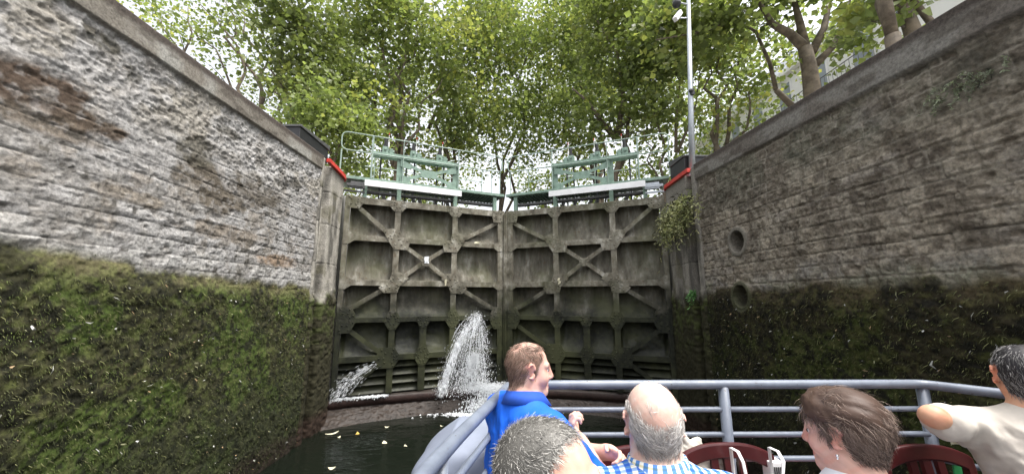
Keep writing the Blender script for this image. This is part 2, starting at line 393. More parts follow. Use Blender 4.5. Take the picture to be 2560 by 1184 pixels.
    C = C*(1-moss[..., None])+Cm*moss[..., None]
    # round mooring recesses
    for (hs_, hz, r) in holes:
        q = np.sqrt((S-hs_)**2+(Z-hz)**2)
        ring = sst(q, r*1.55, r*1.4); H = H*(1-ring)+ring*.035
        inn = sst(q, r+.012, r-.006); H = H*(1-inn)-.26*inn
        C = mixc(C, (.20, .185, .155) if hz > 3.2 else (.085, .088, .05), .8*ring*(1-inn)); C = mixc(C, (.07, .062, .05), .85*inn)
    X3 = X+side*H
    V = np.stack([X3, S, Z], -1).reshape(-1, 3)
    g = np.arange(nz*ns).reshape(nz, ns)
    a, b, c, d = g[:-1, :-1].ravel(), g[:-1, 1:].ravel(), g[1:, 1:].ravel(), g[1:, :-1].ravel()
    F = np.stack([a, b, c, d] if left else [a, d, c, b], 1)
    # top and back so that the wall is a solid body
    base = len(V); back = X-side*.5
    tp = V[g[-1]]; ex = np.concatenate([np.stack([np.full(ns, back), s, topf(s)], 1)])
    V = np.concatenate([V, ex]); col = np.concatenate([C.reshape(-1, 3), np.full((ns, 3), .16)])
    tr = g[-1]; bk = base+np.arange(ns)
    q = np.stack([tr[:-1], tr[1:], bk[1:], bk[:-1]] if left else [tr[:-1], bk[:-1], bk[1:], tr[1:]], 1)
    F = np.concatenate([F, q])
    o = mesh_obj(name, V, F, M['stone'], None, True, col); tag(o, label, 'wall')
    return dict(S=S, Z=Z, X3=X3, moss=moss, o=o, side=side)
Lw = wall('lock_wall', LX, .6, 7.34, ltop, 1, 'pale grey lock wall with lime bloom above a band of green moss', 11)
Rw = wall('lock_wall', RX, .6, 6.95, rtop, -1, 'brown rubble lock wall with two round recesses above dark moss', 23,
          holes=((5.87, 3.64, .17), (5.92, 2.74, .17)))
# recess rings: dressed stone collars set into the right wall
# gate piers: smooth dressed stone with the stop-log groove, swept in plan
def pier(name, side, plan, topf, label, seed, tint):
    pts = [Vector((p[0], p[1], 0)) for p in plan]; dd = [0]
    dense = []
    for a, b in zip(pts, pts[1:]):
        n = max(2, int((b-a).length/.02)); dense += [a.lerp(b, i/n) for i in range(n)]
    dense.append(pts[-1]); P = np.array([(p.x, p.y) for p in dense])
    seg = np.linalg.norm(np.diff(P, axis=0), axis=1); s = np.concatenate([[0], np.cumsum(seg)])
    T = np.gradient(P, axis=0); T /= np.linalg.norm(T, axis=1)[:, None]+1e-9
    N = np.stack([T[:, 1], -T[:, 0]], 1)*side
    nz = 300; t = np.linspace(0, 1, nz); top = topf(P[:, 1])
    S = np.repeat(s[None], nz, 0); Z = -.5+(top+.5)[None]*t[:, None]
    H = .012*(fbm(S, Z, .3, 4, seed)-.5)+.008*(ridged(S, Z, .09, 3, seed+1)-.5)
    jz = np.min(np.abs(Z[..., None]-np.array([.9, 1.75, 2.55, 3.45, 4.30, 5.02])), -1); H -= .012*sst(jz, .012, .002)
    mz = 2.75+.5*(fbm(S, Z, .25, 4, seed+2)-.5); moss = sst(Z, mz+.12, mz-.15)
    H += moss*(.012+.05*fbm(S, Z, .06, 4, seed+3))
    n1 = fbm(S*2.2, Z*.55, .35, 5, seed+4); n2 = fbm(S, Z, .3, 4, seed+5)
    C = mixc(np.ones(S.shape+(3,))*np.array(tint), np.array(tint)*1.55, sst(n1, .45, .64))
    C = mixc(C, np.array(tint)*.42, .75*sst(n1, .47, .34)); C = mixc(C, (.12, .11, .06), .5*sst(n2, .55, .7))
    D = top[None]-Z; C = mixc(C, np.array(tint)*1.45, .8*sst(D, .42+.2*n2, .3+.2*n2))
    C = C*(1-.5*sst(jz, .012, .002))[..., None]
    Cm = mixc(np.ones(S.shape+(3,))*np.array([.032, .030, .015]), (.06, .072, .022), sst(fbm(S, Z, .12, 4, seed+6), .45, .65)*sst(Z, 1.2, 2.6))
    Cm = mixc(Cm, (.035, .022, .015), sst(Z, .5, .25))
    C = C*(1-moss[..., None])+Cm*moss[..., None]
    V = np.stack([P[None, :, 0]+N[None, :, 0]*H, P[None, :, 1]+N[None, :, 1]*H, Z], -1).reshape(-1, 3)
    ns = len(s); g = np.arange(nz*ns).reshape(nz, ns)
    a, b, c, d = g[:-1, :-1].ravel(), g[:-1, 1:].ravel(), g[1:, 1:].ravel(), g[1:, :-1].ravel()
    F = np.stack([a, b, c, d] if side > 0 else [a, d, c, b], 1)
    base = len(V); ctr = np.array([[P[:, 0].mean()-side*.7, P[:, 1].mean(), top.mean()]]); V = np.concatenate([V, ctr])
    tr = g[-1]; q = [[tr[i], tr[i+1], base] for i in range(ns-1)]
    col = np.concatenate([C.reshape(-1, 3), [tint]])
    o = mesh_obj(name, V, F.tolist()+q, M['stone'], None, True, col); tag(o, label, 'pier')
    return o
def mirror(pl, X): return [(-(x), y) for x, y in pl]
lp = [(-4.4, 7.345), (-3.875, 7.345), (-3.865, 7.36), (-3.865, 7.42), (-4.02, 7.44), (-4.02, 7.74), (-3.87, 7.77), (-3.87, 8.30), (-3.885, 8.40), (-3.93, 8.48), (-4.02, 8.53), (-4.30, 8.54), (-4.42, 8.56), (-4.42, 9.6)]
rp = [(4.4, 6.955), (3.875, 6.955), (3.865, 6.97), (3.865, 7.10), (4.02, 7.12), (4.02, 7.36), (3.87, 7.38), (3.87, 8.22), (3.885, 8.34), (3.93, 8.42), (4.02, 8.47), (4.30, 8.48), (4.42, 8.50), (4.42, 9.6)]
Lp = pier('gate_pier', 1, lp, lambda y: 5.66-.13*np.clip(y-7.4, 0, 1.2), 'pale stone gate pier with an upright groove, left of the gates', 61, (.25, .235, .205))
Rp = pier('gate_pier', -1, rp, lambda y: 5.36-.03*np.clip(y-7.0, 0, 1.3), 'darker gate pier overhung by a drooping plant, right of the gates', 67, (.19, .175, .15))
# red painted steel nosing on each pier top
b = MB(); pl = [(-3.84, 7.50, 5.655), (-3.84, 8.0, 5.60), (-3.845, 8.30, 5.56), (-3.90, 8.46, 5.545), (-4.02, 8.54, 5.54)]
for p, q in zip(pl, pl[1:]): b.bar((p[0], p[1], p[2]+.005), (q[0], q[1], q[2]+.005), .075, .085)
b.build('edge_strip', M['redpaint'], Lp)
b = MB(); pl = [(3.84, 7.12, 5.345), (3.84, 8.20, 5.325), (3.90, 8.36, 5.32), (4.02, 8.46, 5.32)]
for p, q in zip(pl, pl[1:]): b.bar((p[0], p[1], p[2]+.005), (q[0], q[1], q[2]+.005), .075, .085)
b.build('edge_strip', M['redpaint'], Rp)

# moss tufts, hanging roots and pale flecks on the wet band: nobody could count them
def moss_blades(wd, n, seed, name, label):
    rng = np.random.RandomState(seed); nz, ns = wd['S'].shape
    w = wd['moss'].ravel().copy(); w[wd['Z'].ravel() < .05] = 0; w = w*np.clip((3.08-wd['Z'].ravel())/.40, .12, 1)
    idx = rng.choice(nz*ns, n, p=w/w.sum()); s = wd['S'].ravel()[idx]; z = wd['Z'].ravel()[idx]; x = wd['X3'].ravel()[idx]; sd = wd['side']
    p = np.stack([x-sd*.004, s, z], 1)
    L = (.012+.030*rng.rand(n)**2)[:, None]
    tip = p+np.stack([sd*(.25+.5*rng.rand(n)), (rng.rand(n)-.5)*1.0, -.55-.6*rng.rand(n)], 1)*L
    wv = np.stack([rng.randn(n)*.3, rng.randn(n), rng.randn(n)*.5], 1); wv /= np.linalg.norm(wv, axis=1)[:, None]; wv *= (.002+.0035*rng.rand(n))[:, None]
    V = np.stack([p-wv, p+wv, tip], 1).reshape(-1, 3); F = np.arange(3*n).reshape(n, 3)
    t = fbm(s, z, .4, 4, seed+3)[:, None]; r = rng.rand(n)[:, None]
    c = np.array([.044, .040, .018])*(1-t)+np.array([.060, .084, .018])*t; c = c*(.6+.7*r)*(.25+1.5*sst(fbm(s, z, .075, 4, seed+51), .32, .68))[:, None]
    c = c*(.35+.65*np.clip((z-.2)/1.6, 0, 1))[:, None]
    if sd > 0: c = c*np.array([1.0, 1.06, 1.0])
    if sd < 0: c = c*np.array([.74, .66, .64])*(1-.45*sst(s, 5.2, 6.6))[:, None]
    # pale flecks: snail shells, roots, dead leaves caught in the moss
    m = n//250; ii = rng.choice(n, m); q = p[ii]+np.array([sd*.03, 0, 0]); Vs = []; Cs = []; Fs = []
    for k in range(m):
        l = .012+.065*rng.rand()**2.2; wd_ = .0025+.010*rng.rand()**2.5; an = rng.normal(-1.0, .6); d = np.array([0, math.cos(an), math.sin(an)])*l
        nrm = np.array([0, -d[2], d[1]]); nrm = nrm/(np.linalg.norm(nrm)+1e-9)*wd_
        bend = np.array([sd*.012, 0, 0])+nrm*rng.normal(0, 1)
        b0 = 3*n+6*k; a0, a1, a2 = q[k], q[k]+d*.5+bend, q[k]+d
        Vs += [a0-nrm*.5, a0+nrm*.5, a1-nrm, a1+nrm, a2-nrm*.3, a2+nrm*.3]; Fs += [[b0, b0+1, b0+3, b0+2], [b0+2, b0+3, b0+5, b0+4]]
        cc = np.array([[.42, .42, .36], [.30, .30, .17], [.38, .27, .15], [.55, .55, .52]][rng.randint(4)])*(.45+.6*rng.rand())
        Cs += [cc]*6
    # pale olive strands combed down by the water
    m2 = n//18; ii = rng.choice(n, m2); b0 = 3*n+len(Vs); an = rng.normal(-1.25, .55, m2); l = .018+.05*rng.rand(m2)**2
    d = np.stack([sd*(.1+.3*rng.rand(m2)), np.cos(an), np.sin(an)], 1)*l[:, None]; q = p[ii]+np.array([sd*.012, 0, 0]); nn = np.stack([0*an, -np.sin(an), np.cos(an)], 1)*(.0012+.0016*rng.rand(m2))[:, None]
    md = q+d*.5+np.array([sd*.008, 0, 0])+nn*rng.randn(m2, 1)*2
    Vs = Vs+np.stack([q-nn, q+nn, md-nn, md+nn, q+d-nn*.4, q+d+nn*.4], 1).reshape(-1, 3).tolist(); k6 = b0+6*np.arange(m2)
    Fs = Fs+np.concatenate([np.stack([k6, k6+1, k6+3, k6+2], 1), np.stack([k6+2, k6+3, k6+5, k6+4], 1)]).tolist()
    Cs = Cs+np.repeat(np.array([.13, .135, .055])*(.45+1.2*rng.rand(m2, 1)**2)*(.4+.6*np.clip(z[ii]/2.2, 0, 1))[:, None], 6, 0).tolist()
    V = np.concatenate([V, np.array(Vs)]); col = np.concatenate([np.repeat(c, 3, 0), np.array(Cs)])
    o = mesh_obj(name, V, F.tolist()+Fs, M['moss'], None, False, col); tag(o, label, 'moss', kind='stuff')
moss_blades(Lw, 90000, 5, 'moss', 'shaggy green moss with pale flecks hanging on the left lock wall')
moss_blades(Rw, 80000, 6, 'moss', 'dark olive moss with pale flecks hanging on the right lock wall')

# ------------------------------------------------------------------ ground, water, breast wall
def plane(name, x0, x1, y0, y1, z, m, kind='structure'):
    o = mesh_obj(name, [(x0, y0, z), (x1, y0, z), (x1, y1, z), (x0, y1, z)], [[0, 1, 2, 3]], m); tag(o, kind=kind); return o
plane('lock_water', -3.95, 3.95, -14, 9.9, 0.0, M['water'])
plane('canal_water', -4.4, 4.4, 10.9, 70, 4.55, M['water'])
b = MB()
for (x0, x1, y0, y1, z) in ((-90, -4.35, -40, 150, 5.44), (4.35, 90, -40, 150, 5.06), (-4.35, 4.35, 70, 150, 5.40)):
    b.box(x0, x1, y0, y1, -.6, z)
tag(b.build('ground', M['concrete']), kind='structure')
tag(mesh_obj('canal_bed', [(-5, -20, -.6), (5, -20, -.6), (5, 11, -.6), (-5, 11, -.6)], [[0, 1, 2, 3]], M['concrete']), kind='structure')
def breast_wall():
    lip = [(-4.4, 8.35), (-3.9, 8.58), (-3.08, 8.95), (-1.66, 9.37), (-.96, 9.50), (0, 9.56), (.96, 9.50), (1.66, 9.37), (3.08, 8.95), (3.9, 8.52), (4.4, 8.3)]
    low = [(-4.4, 7.4), (-3.9, 7.85), (-3.15, 8.45), (-1.9, 9.02), (-.93, 9.28), (0, 9.34), (.93, 9.28), (1.9, 9.02), (3.15, 8.45), (3.9, 7.85), (4.4, 7.4)]
    lip = np.array(lip); low = np.array(low)
    n = 420; t = np.linspace(-4.4, 4.4, n)
    yl = np.interp(t, lip[:, 0], lip[:, 1]); yw = np.interp(t, low[:, 0], low[:, 1])
    k = np.ones(25)/25; yl = np.convolve(np.pad(yl, 12, 'edge'), k, 'valid'); yw = np.convolve(np.pad(yw, 12, 'edge'), k, 'valid')
    rows = []; cols = []
    prof = [(0, .47, 1.9), (0, .47, .25), (0, .475, .06), (0, .462, .015), (0, .43, -.012), (0, .36, -.02), (0, .285, -.012), (0, .275, .03)]
    for (_, z, dy) in prof: rows.append(np.stack([t, yl+dy+.01*(fbm(t, t*0+z*9, .3, 3, 4)-.5), z+.02*(fbm(t, t*0+dy*9, .25, 3, 5)-.5)], 1)); cols.append((.035, .028, .024) if z > .44 else (.032, .018, .015))
    ap = 26
    for i in range(ap):
        f = i/(ap-1); y = (yl+.0)*(1-f)+yw*f; z = .25*(1-f)-.10*f
        rg = fbm(t, t*0+f*2.2, .12, 4, 8)-.5; rg2 = ridged(t, t*0+f*1.6, .09, 4, 9)-.5
        rows.append(np.stack([t, y+.04*rg, z+.04*rg2+.05*rg], 1)); cols.append((.030, .022, .017))
    V = np.concatenate(rows); g = np.arange(len(V)).reshape(len(rows), n)
    C = np.repeat(np.array(cols), n, 0); nz = fbm(V[:, 0], V[:, 1]*3+V[:, 2]*4, .2, 4, 12)[:, None]; C = C*(.45+1.1*nz)
    F = np.stack([g[:-1, :-1].ravel(), g[1:, :-1].ravel(), g[1:, 1:].ravel(), g[:-1, 1:].ravel()], 1)
    m = col_mat('wet_sill_stone', .55, .25, 28, .45, .4, .012)
    o = mesh_obj('breast_wall', V, F, m, None, True, C); tag(o, 'wet dark stone sill curving under the lock gates', 'sill')
breast_wall()

# floating leaves and scraps on the chamber water
rng = random.Random(3)
def floater(name, label, x, y, L, w, m, bend, grp=None):
    n = 7; vs = []
    a = rng.uniform(0, 3.1)
    for i in range(n):
        u = i/(n-1)-.5; ww = w*(1-(2*u)**2)*.5+.002
        px, py = u*L, bend*(u*u)*L
        for s in (-1, 1):
            qx, qy = px, py+s*ww
            vs.append((x+qx*math.cos(a)-qy*math.sin(a), y+qx*math.sin(a)+qy*math.cos(a), .006+.018*abs(2*u)**2+(.006 if s > 0 else 0)))
    fs = [[2*i, 2*i+2, 2*i+3, 2*i+1] for i in range(n-1)]
    o = mesh_obj(name, vs, fs, m); sm = o.modifiers.new('thick', 'SOLIDIFY'); sm.thickness = .003
    tag(o, label, 'leaf' if 'leaf' in name else 'scrap', grp)
M['leafpale'] = mat('pale_floating_leaf', (.62, .58, .42), .6, .2, 20)
M['leafyel'] = mat('yellow_floating_leaf', (.5, .33, .08), .6, .2, 20)
#FLOAT
for nm, lb, x, y, L, w, k, bd in (
    ('floating_leaf', 'long pale curled leaf floating by the left wall below the sill', -3.48, 7.93, .26, .05, 'leafpale', .5),
    ('floating_leaf', 'yellow curled leaf floating right of the long pale one', -2.97, 7.92, .14, .06, 'leafyel', .8),
    ('floating_leaf', 'small dull leaf floating between the sill and the yellow leaf', -3.26, 7.73, .07, .045, 'leafpale', .2),
    ('floating_leaf', 'broad cream leaf floating alone on dark water', -2.27, 7.43, .15, .09, 'leafpale', .3),
    ('floating_leaf', 'small white leaf floating between the broad cream leaf and the boat', -1.83, 7.27, .075, .05, 'leafpale', .3),
    ('floating_leaf', 'pale leaf floating nearest the frame bottom by the left wall', -2.78, 6.40, .11, .07, 'leafpale', .4),
    ('floating_leaf', 'pale scrap of leaf washed up on the wet sill edge', -2.50, 8.28, .09, .05, 'leafpale', .2),
    ('floating_leaf', 'cream leaf floating just off the sill beside the splash', -1.34, 8.32, .08, .05, 'leafpale', .3)):
    floater(nm, lb, x, y, L, w, M[k], bd, 'leaves floating on the lock water')
# ------------------------------------------------------------------ lock gates
HZ = [5.10, 4.16, 3.08, 2.20, 1.31]          # beam heights
def gate(side, label):
    h = Vector((side*3.90, 8.60)) if side < 0 else Vector((3.92, 8.52)); m = Vector((side*.012-.0, 10.2))
    L = (m-h).length; e = (m-h)/L; n = Vector((-e.y, e.x)); n = n if n.y > 0 else -n
    flip = side > 0
    def xf(u, d, z):                            # u 0..1 along the leaf, d metres upstream, z
        return (h.x+e.x*u*L+n.x*d, h.y+e.y*u*L+n.y*d, z)
    root = empty('lock_gate'); tag(root, label, 'lock gate')
    class G(MB):
        def build(s, name, mt, parent=root, smooth=False, bevel=0):
            if flip: s.f = [f[::-1] for f in s.f]
            return MB.build(s, name, mt, parent, smooth, bevel)
    g = lambda: G(xf)
    def xfm(um, d, z): return xf(um/L, d, z)
    gm = lambda: G(xfm)
    def mp(pts): return [(p[0]*L, p[1], p[2]) for p in pts]
    uw = 1/L
    U1, U2, UM = .296, .652, .474
    rng = random.Random(5 if side < 0 else 9)
    st = M['steel']
    # horizontal beams: web + front flange
    for i, z in enumerate(HZ):
        b = g(); hh = (.085, .068, .072, .062, .07)[i]
        b.box(.0, .985, -.012, .014, z-hh, z+hh); b.box(.005, .98, .0145, .36, z-.018, z+.018); b.build('horizontal_beam', st, bevel=.006)
    for (u, w, z0, z1) in ((.013, .014, .45, 5.22), (.972, .024, .45, 5.2)):
        b = g(); b.box(u-w, u+w, -.022, .10, z0, z1); b.box(u-w*.4, u+w*.4, .1005, .30, z0, z1); b.build('end_post', st, bevel=.008)
    b = g(); b.box(.9965, 1.006 if side < 0 else 1.004, -.10, .30, .4, 5.12); b.build('mitre_post', st, bevel=.01)
    for u in (U1, U2):
        b = g(); b.box(u-.072*uw, u+.072*uw, -.018, .010, .5, 5.19); b.box(u-.014*uw, u+.014*uw, .0105, .34, .5, 5.0); b.build('vertical_post', st, bevel=.006)
    b = g(); b.box(UM-.085*uw, UM+.085*uw, -.017, .01, .5, HZ[3]-.02); b.build('short_post', st, bevel=.006)
    # diagonals
    def diag(p, q, w=.052, r2=None):
        b = g(); p3 = Vector((p[0]*L, 0, p[1])); q3 = Vector((q[0]*L, 0, q[1])); t = (q3-p3).normalized(); s_ = Vector((-t.z, 0, t.x))*w
        for (d0, d1, k) in ((.018, .034, 1), (.035, .115, .22)):
            vs = [(c.x/L, d, c.z) for d in (d0, d1) for c in (p3-s_*k, q3-s_*k, q3+s_*k, p3+s_*k)]
            b.add(vs, [[3, 2, 1, 0], [4, 5, 6, 7], [0, 1, 5, 4], [1, 2, 6, 5], [2, 3, 7, 6], [3, 0, 4, 7]])
        b.build('diagonal_brace', st)
    X = (UM, 3.66)
    diag((.035, 5.06), (U1, HZ[1])); diag((U1, HZ[1]), X); diag(X, (U2, HZ[2])); diag((U2, HZ[2]), (.95, HZ[3]+.16))
    diag((.955, 4.86), (U2, HZ[1])); diag((U2, HZ[1]), X); diag(X, (U1, HZ[2])); diag((U1, HZ[2]), (.045, HZ[3]+.22))
    diag((.05, HZ[3]-.16), (U1-.035, HZ[4]+.05)); diag((.95, HZ[3]-.12), (U2+.04, HZ[4]+.05))
    diag((U2+.05, HZ[4]-.12), (.94, .62)); diag((U1-.05, HZ[4]-.12), (.06, .62))
    # gussets with rivets
    def gusset(u, z, poly, nrv=True):
        poly = [(px*.80, pz*.80) for px, pz in poly]; b = g(); pts = [(u+px*uw, z+pz) for px, pz in poly]
        b.prism(pts, -.034, -.0225)
        if nrv:
            for k, (px, pz) in enumerate(poly):
                for f in (.45, .78):
                    b.ball((u+px*f*uw, -.036, z+pz*f), (.021*uw, .015, .021), 6, 4)
        b.build('gusset_plate', st)
    s = -1
    gusset(U1, HZ[1], [(-.13, .36), (.10, .30), (.14, .05), (.42, -.02), (.34, -.30), (-.08, -.30), (-.32, .08), (-.44, .30)])
    gusset(U2, HZ[1], [(-.10, .30), (.10, .36), (.42, .28), (.32, .06), (.09, -.30), (-.34, -.30), (-.42, -.02), (-.14, .05)])
    gusset(U1, HZ[2], [(-.09, .34), (.26, .34), (.42, .16), (.16, -.10), (.10, -.30), (-.30, -.30), (-.46, -.14), (-.14, .12)])
    gusset(U2, HZ[2], [(-.26, .34), (.09, .34), (.15, .12), (.46, -.14), (.30, -.32), (-.10, -.30), (-.16, -.10), (-.42, .16)])
    for u in (U1, U2):
        gusset(u, HZ[0], [(-.26, .09), (.26, .09), (.26, -.09), (.12, -.26), (-.12, -.26), (-.26, -.09)])
        gusset(u, HZ[3], [(-.20, .08), (-.10, .28), (.10, .28), (.20, .08), (.24, -.08), (.10, -.30), (-.10, -.30), (-.24, -.08)])
    gusset(UM, HZ[3], [(-.20, .08), (.20, .08), (.20, -.07), (.10, -.26), (-.10, -.26), (-.20, -.07)])
    gusset(UM, HZ[4], [(-.10, .30), (.10, .30), (.22, .08), (.22, -.08), (.10, -.28), (-.10, -.28), (-.22, -.08), (-.22, .08)])
    gusset(U1, HZ[4], [(-.34, .30), (.10, .30), (.24, .08), (.24, -.08), (.10, -.30), (-.36, -.30), (-.42, -.02)])
    gusset(U2, HZ[4], [(-.10, .30), (.34, .30), (.42, -.02), (.36, -.30), (-.10, -.30), (-.24, -.08), (-.24, .08)])
    gusset(.045, HZ[0]-.02, [(-.16, .14), (.28, .14), (.28, -.06), (.16, -.24), (-.16, -.24)])
    gusset(.955, HZ[0]-.04, [(-.24, .14), (.14, .14), (.14, -.28), (-.20, -.28), (-.24, -.12)])
    gusset(.045, HZ[3]+.03, [(-.16, .36), (.14, .36), (.28, .12), (.28, -.12), (.14, -.40), (-.16, -.40)])
    gusset(.950, HZ[3]+.01, [(.16, .34), (-.14, .34), (-.28, .10), (-.28, -.14), (-.14, -.40), (.16, -.40)])
    for z in (HZ[1], HZ[2]):
        gusset(.965, z, [(-.26, .06), (-.06, .16), (.12, .16), (.12, -.16), (-.06, -.20), (-.26, -.07)], False)
        gusset(.018, z, [(-.09, .2), (.07, .2), (.26, .07), (.26, -.07), (.07, -.2), (-.09, -.2)], False)
    gusset(UM, 3.66, [(-.14, .10), (.14, .10), (.16, -.02), (.10, -.16), (-.10, -.16), (-.16, -.02)])
    # hollow skin plates between the beams
    us = [.03, U1, U2, .955]
    for r in range(4):
        for c in range(3):
            u0, u1, z1, z0 = us[c], us[c+1], HZ[r]-.02, HZ[r+1]+.02
            nu, nz = 36, 36; uu, tt = np.meshgrid(np.linspace(0, 1, nu), np.linspace(0, 1, nz))
            k = r*7+c*3+(50 if side < 0 else 90)
            edgeu = np.minimum(uu, 1-uu)
            d = (.03+.26*sst(tt, -.25, .80))*(1-.55*sst(edgeu, .10, .0))*(1. if r < 3 else 1.2)
            d = d+.13*(fbm(uu*1.4, tt, .34, 3, k)-.5)*np.sin(np.pi*tt)*np.sin(np.pi*uu)**.5+.012*(fbm(uu*2, tt, .09, 3, k+1)-.5)
            zz = z0+(z1-z0)*tt; u_ = u0+(u1-u0)*uu
            V = [xf(a, b_, c_) for a, b_, c_ in zip(u_.ravel(), d.ravel(), zz.ravel())]
            gi = np.arange(nu*nz).reshape(nz, nu)
            F = np.stack([gi[:-1, :-1].ravel(), gi[:-1, 1:].ravel(), gi[1:, 1:].ravel(), gi[1:, :-1].ravel()], 1)
            if flip: F = F[:, ::-1].copy()
            mesh_obj('skin_plate', V, F, M['plate'], root, True)
    b = g(); b.box(.03, .96, .36, .39, .45, 5.05); b.build('back_plate', st)
    for i in range(4):
        z = .52+i*.19; b = g()
        b.add([(.03, .05, z), (.96, .05, z), (.96, .20, z+.15), (.03, .20, z+.15), (.03, .09, z-.03), (.96, .09, z-.03), (.96, .24, z+.13), (.03, .24, z+.13)],
              [[0, 1, 2, 3], [7, 6, 5, 4], [0, 4, 5, 1], [1, 5, 6, 2], [2, 6, 7, 3], [3, 7, 4, 0]]); b.build('bottom_plank', st)
    # ---- superstructure
    gn = M['green']
    for u in (.10, U1, U2, .93):
        b = g(); b.box(u-.05*uw, u+.05*uw, .02, .12, 5.2, 5.60); b.build('deck_post', gn)
    b = g(); b.box(-.035, .995, -.03, .05, 5.625, 5.70); b.box(-.035, .995, .051, .09, 5.685, 5.70); b.build('deck_edge_beam', gn, bevel=.004)
    b = g(); b.box(-.03, .99, .095, .86, 5.635, 5.66)
    for i in range(40): b.box(.0+i*.0247, .004+i*.0247, .095, .86, 5.60, 5.6345)
    b.build('deck_grating', gn)
    b = g(); b.box(.095, .675, -.26, -.22, 5.42, 5.575); b.build('fender_board', M['board'], bevel=.004)
    b = g()
    for u in (.12, .35, .64): b.box(u-.02*uw, u+.02*uw, -.219, .02, 5.46, 5.52)
    b.build('board_bracket', M['darksteel'])
    b = g(); b.box(.02, .10, -.05, .01, 5.40, 5.56); b.box(-.02, .10, -.02, .03, 5.30, 5.34); b.box(.0, .09, -.07, -.055, 5.44, 5.50); b.build('junction_box', M['galv' if side > 0 else 'darksteel'])
    b = g(); b.box(.10, .93, .13, .30, 5.36, 5.42); b.xf = xfm
    for u in (.2, .28, .38, .42, .52, .60): b.tube(mp([(u, .2, 5.4), (u+.01, .2, 5.28), (u+.02, .22, 5.2)]), .05, 6)
    b.build('lower_gear', M['darksteel'])
    for u in (.18, .335, .385, .53, .575):
        b = gm(); b.tube(mp([(u, .16, 5.18), (u, .16, 6.55)]), .022, 6); b.build('drive_rod', M['black'])
    for u in (U1, U2):
        b = g(); b.box(u-.085*uw, u+.085*uw, .055, .075, 5.7, 6.34); b.box(u-.012*uw, u+.012*uw, .0755, .16, 5.7, 6.34); b.build('frame_post', gn)
    for pq in (((U1, 6.26), (U2, 5.76)), ((U1, 5.76), (U2, 6.26))):
        b = g()
        p3 = Vector((pq[0][0]*L, 0, pq[0][1])); q3 = Vector((pq[1][0]*L, 0, pq[1][1])); t = (q3-p3).normalized(); s_ = Vector((-t.z, 0, t.x))*.042
        o_ = .030 if pq[0][1] > 6 else .016
        vs = [(c.x/L, d, c.z) for d in (o_, o_+.012) for c in (p3-s_, q3-s_, q3+s_, p3+s_)]
        b.add(vs, [[3, 2, 1, 0], [4, 5, 6, 7], [0, 1, 5, 4], [1, 2, 6, 5], [2, 3, 7, 6], [3, 0, 4, 7]]); b.build('cross_brace', gn)
    b = g(); b.prism([(UM-.22*uw, 5.92), (UM-.17*uw, 5.90), (UM+.17*uw, 5.90), (UM+.22*uw, 5.92), (UM+.22*uw, 6.09), (UM+.12*uw, 6.115), (UM-.12*uw, 6.115), (UM-.22*uw, 6.09)], .002, .012); b.build('brace_plate', gn)
    for (u, z) in ((U1, 6.22), (U2, 6.22), (U1, 5.79), (U2, 5.79)):
        q = 1 if u < UM else -1
        b = g(); b.prism([(u, z-.09), (u+q*.26*uw, z-.07 if z < 6 else z-.15), (u+q*.26*uw, z+.06 if z < 6 else z-.0), (u, z+.11)][::q], .003, .0125); b.build('corner_plate', gn)
    b = g(); b.box(.125, .668, .02, .032, 6.33, 6.45); b.box(.125, .668, .0325, .20, 6.435, 6.452); b.box(.125, .668, .0325, .20, 6.328, 6.342); b.build('gear_beam', gn, bevel=.003)
    for k, u in enumerate((.215, .385, .555)):
        b = g(); b.box(u-.13*uw, u+.02*uw, .04, .24, 6.456, 6.63); b.box(u+.04*uw, u+.14*uw, .06, .22, 6.456, 6.60)
        b.xf = xfm; b.tube(mp([(u+.02*uw, .14, 6.53), (u+.17*uw, .14, 6.53)]), .055, 10); b.tube(mp([(u-.06*uw, .03, 6.55), (u-.06*uw, .0, 6.55)]), .035, 10)
        gb = b.build('gear_box', gn, bevel=.008)
        b = gm(); b.tube(mp([(u-.045*uw, .14, 6.62), (u-.045*uw, .14, 6.90)]), .045, 8); b.tube(mp([(u-.045*uw, .14, 6.62), (u-.045*uw, .14, 6.70)]), .075, 8); b.build('screw_cover', M['black'], gb)
        b = gm(); b.tube(mp([(u+.02*uw, .10, 6.60), (u+.02*uw, .10, 6.98)]), .007, 6); b.tube(mp([(u+.02*uw, .10, 6.64), (u+.02*uw, .10, 6.78)]), .024, 6); b.build('marker_rod', M['board'], gb)
        b = gm(); b.tube(mp([(u+.02*uw, .10, 6.985), (u+.02*uw, .10, 7.04)]), .011, 6); b.build('marker_tip', M['redpaint'], gb)
    # railings
    rl = empty('railing'); rl.parent = root
    gr = M['greenrail']
    b = gm(); loop = [(.5, -.02, 6.83), (.98, -.02, 6.83), (.98, -.02, 6.36), (-.045, -.02, 6.36), (-.045, -.02, 6.83), (.5, -.02, 6.83)]
    P = [Vector((p[0]*L, p[1], p[2])) for p in loop]; P = arc_pts(P, .16, 5); b.tube(P, .016, 8, False); b.build('front_rail', gr, rl, True)
    for u, r in ((-.042, .017), (.128, .022), (.31, .012), (.665, .017), (.90, .011), (.962, .012)):
        b = gm(); b.tube(mp([(u, -.02, 5.7), (u, -.02, 6.36 if u < 0 or u > .95 else 6.82)]), r, 8); b.build('rail_post', gr, rl)
    b = gm(); lp_ = [(.07, .86, 6.88), (.15, .86, 6.70), (.60, .86, 6.70), (.69, .86, 6.86)]; b.tube(mp(lp_), .017, 6); b.tube(mp([(.09, .86, 6.30), (.90, .86, 6.30)]), .014, 6); b.build('back_rail', gr, rl)
    for u in (.15, .42, .60, .90):
        b = gm(); b.tube(mp([(u, .86, 5.66), (u, .86, 6.70)]), .014, 6); b.build('back_rail_post', gr, rl)
    return root, xf, L
gL, xfL, LL = gate(-1, 'left lock gate leaf with water gushing from its lower right corner')
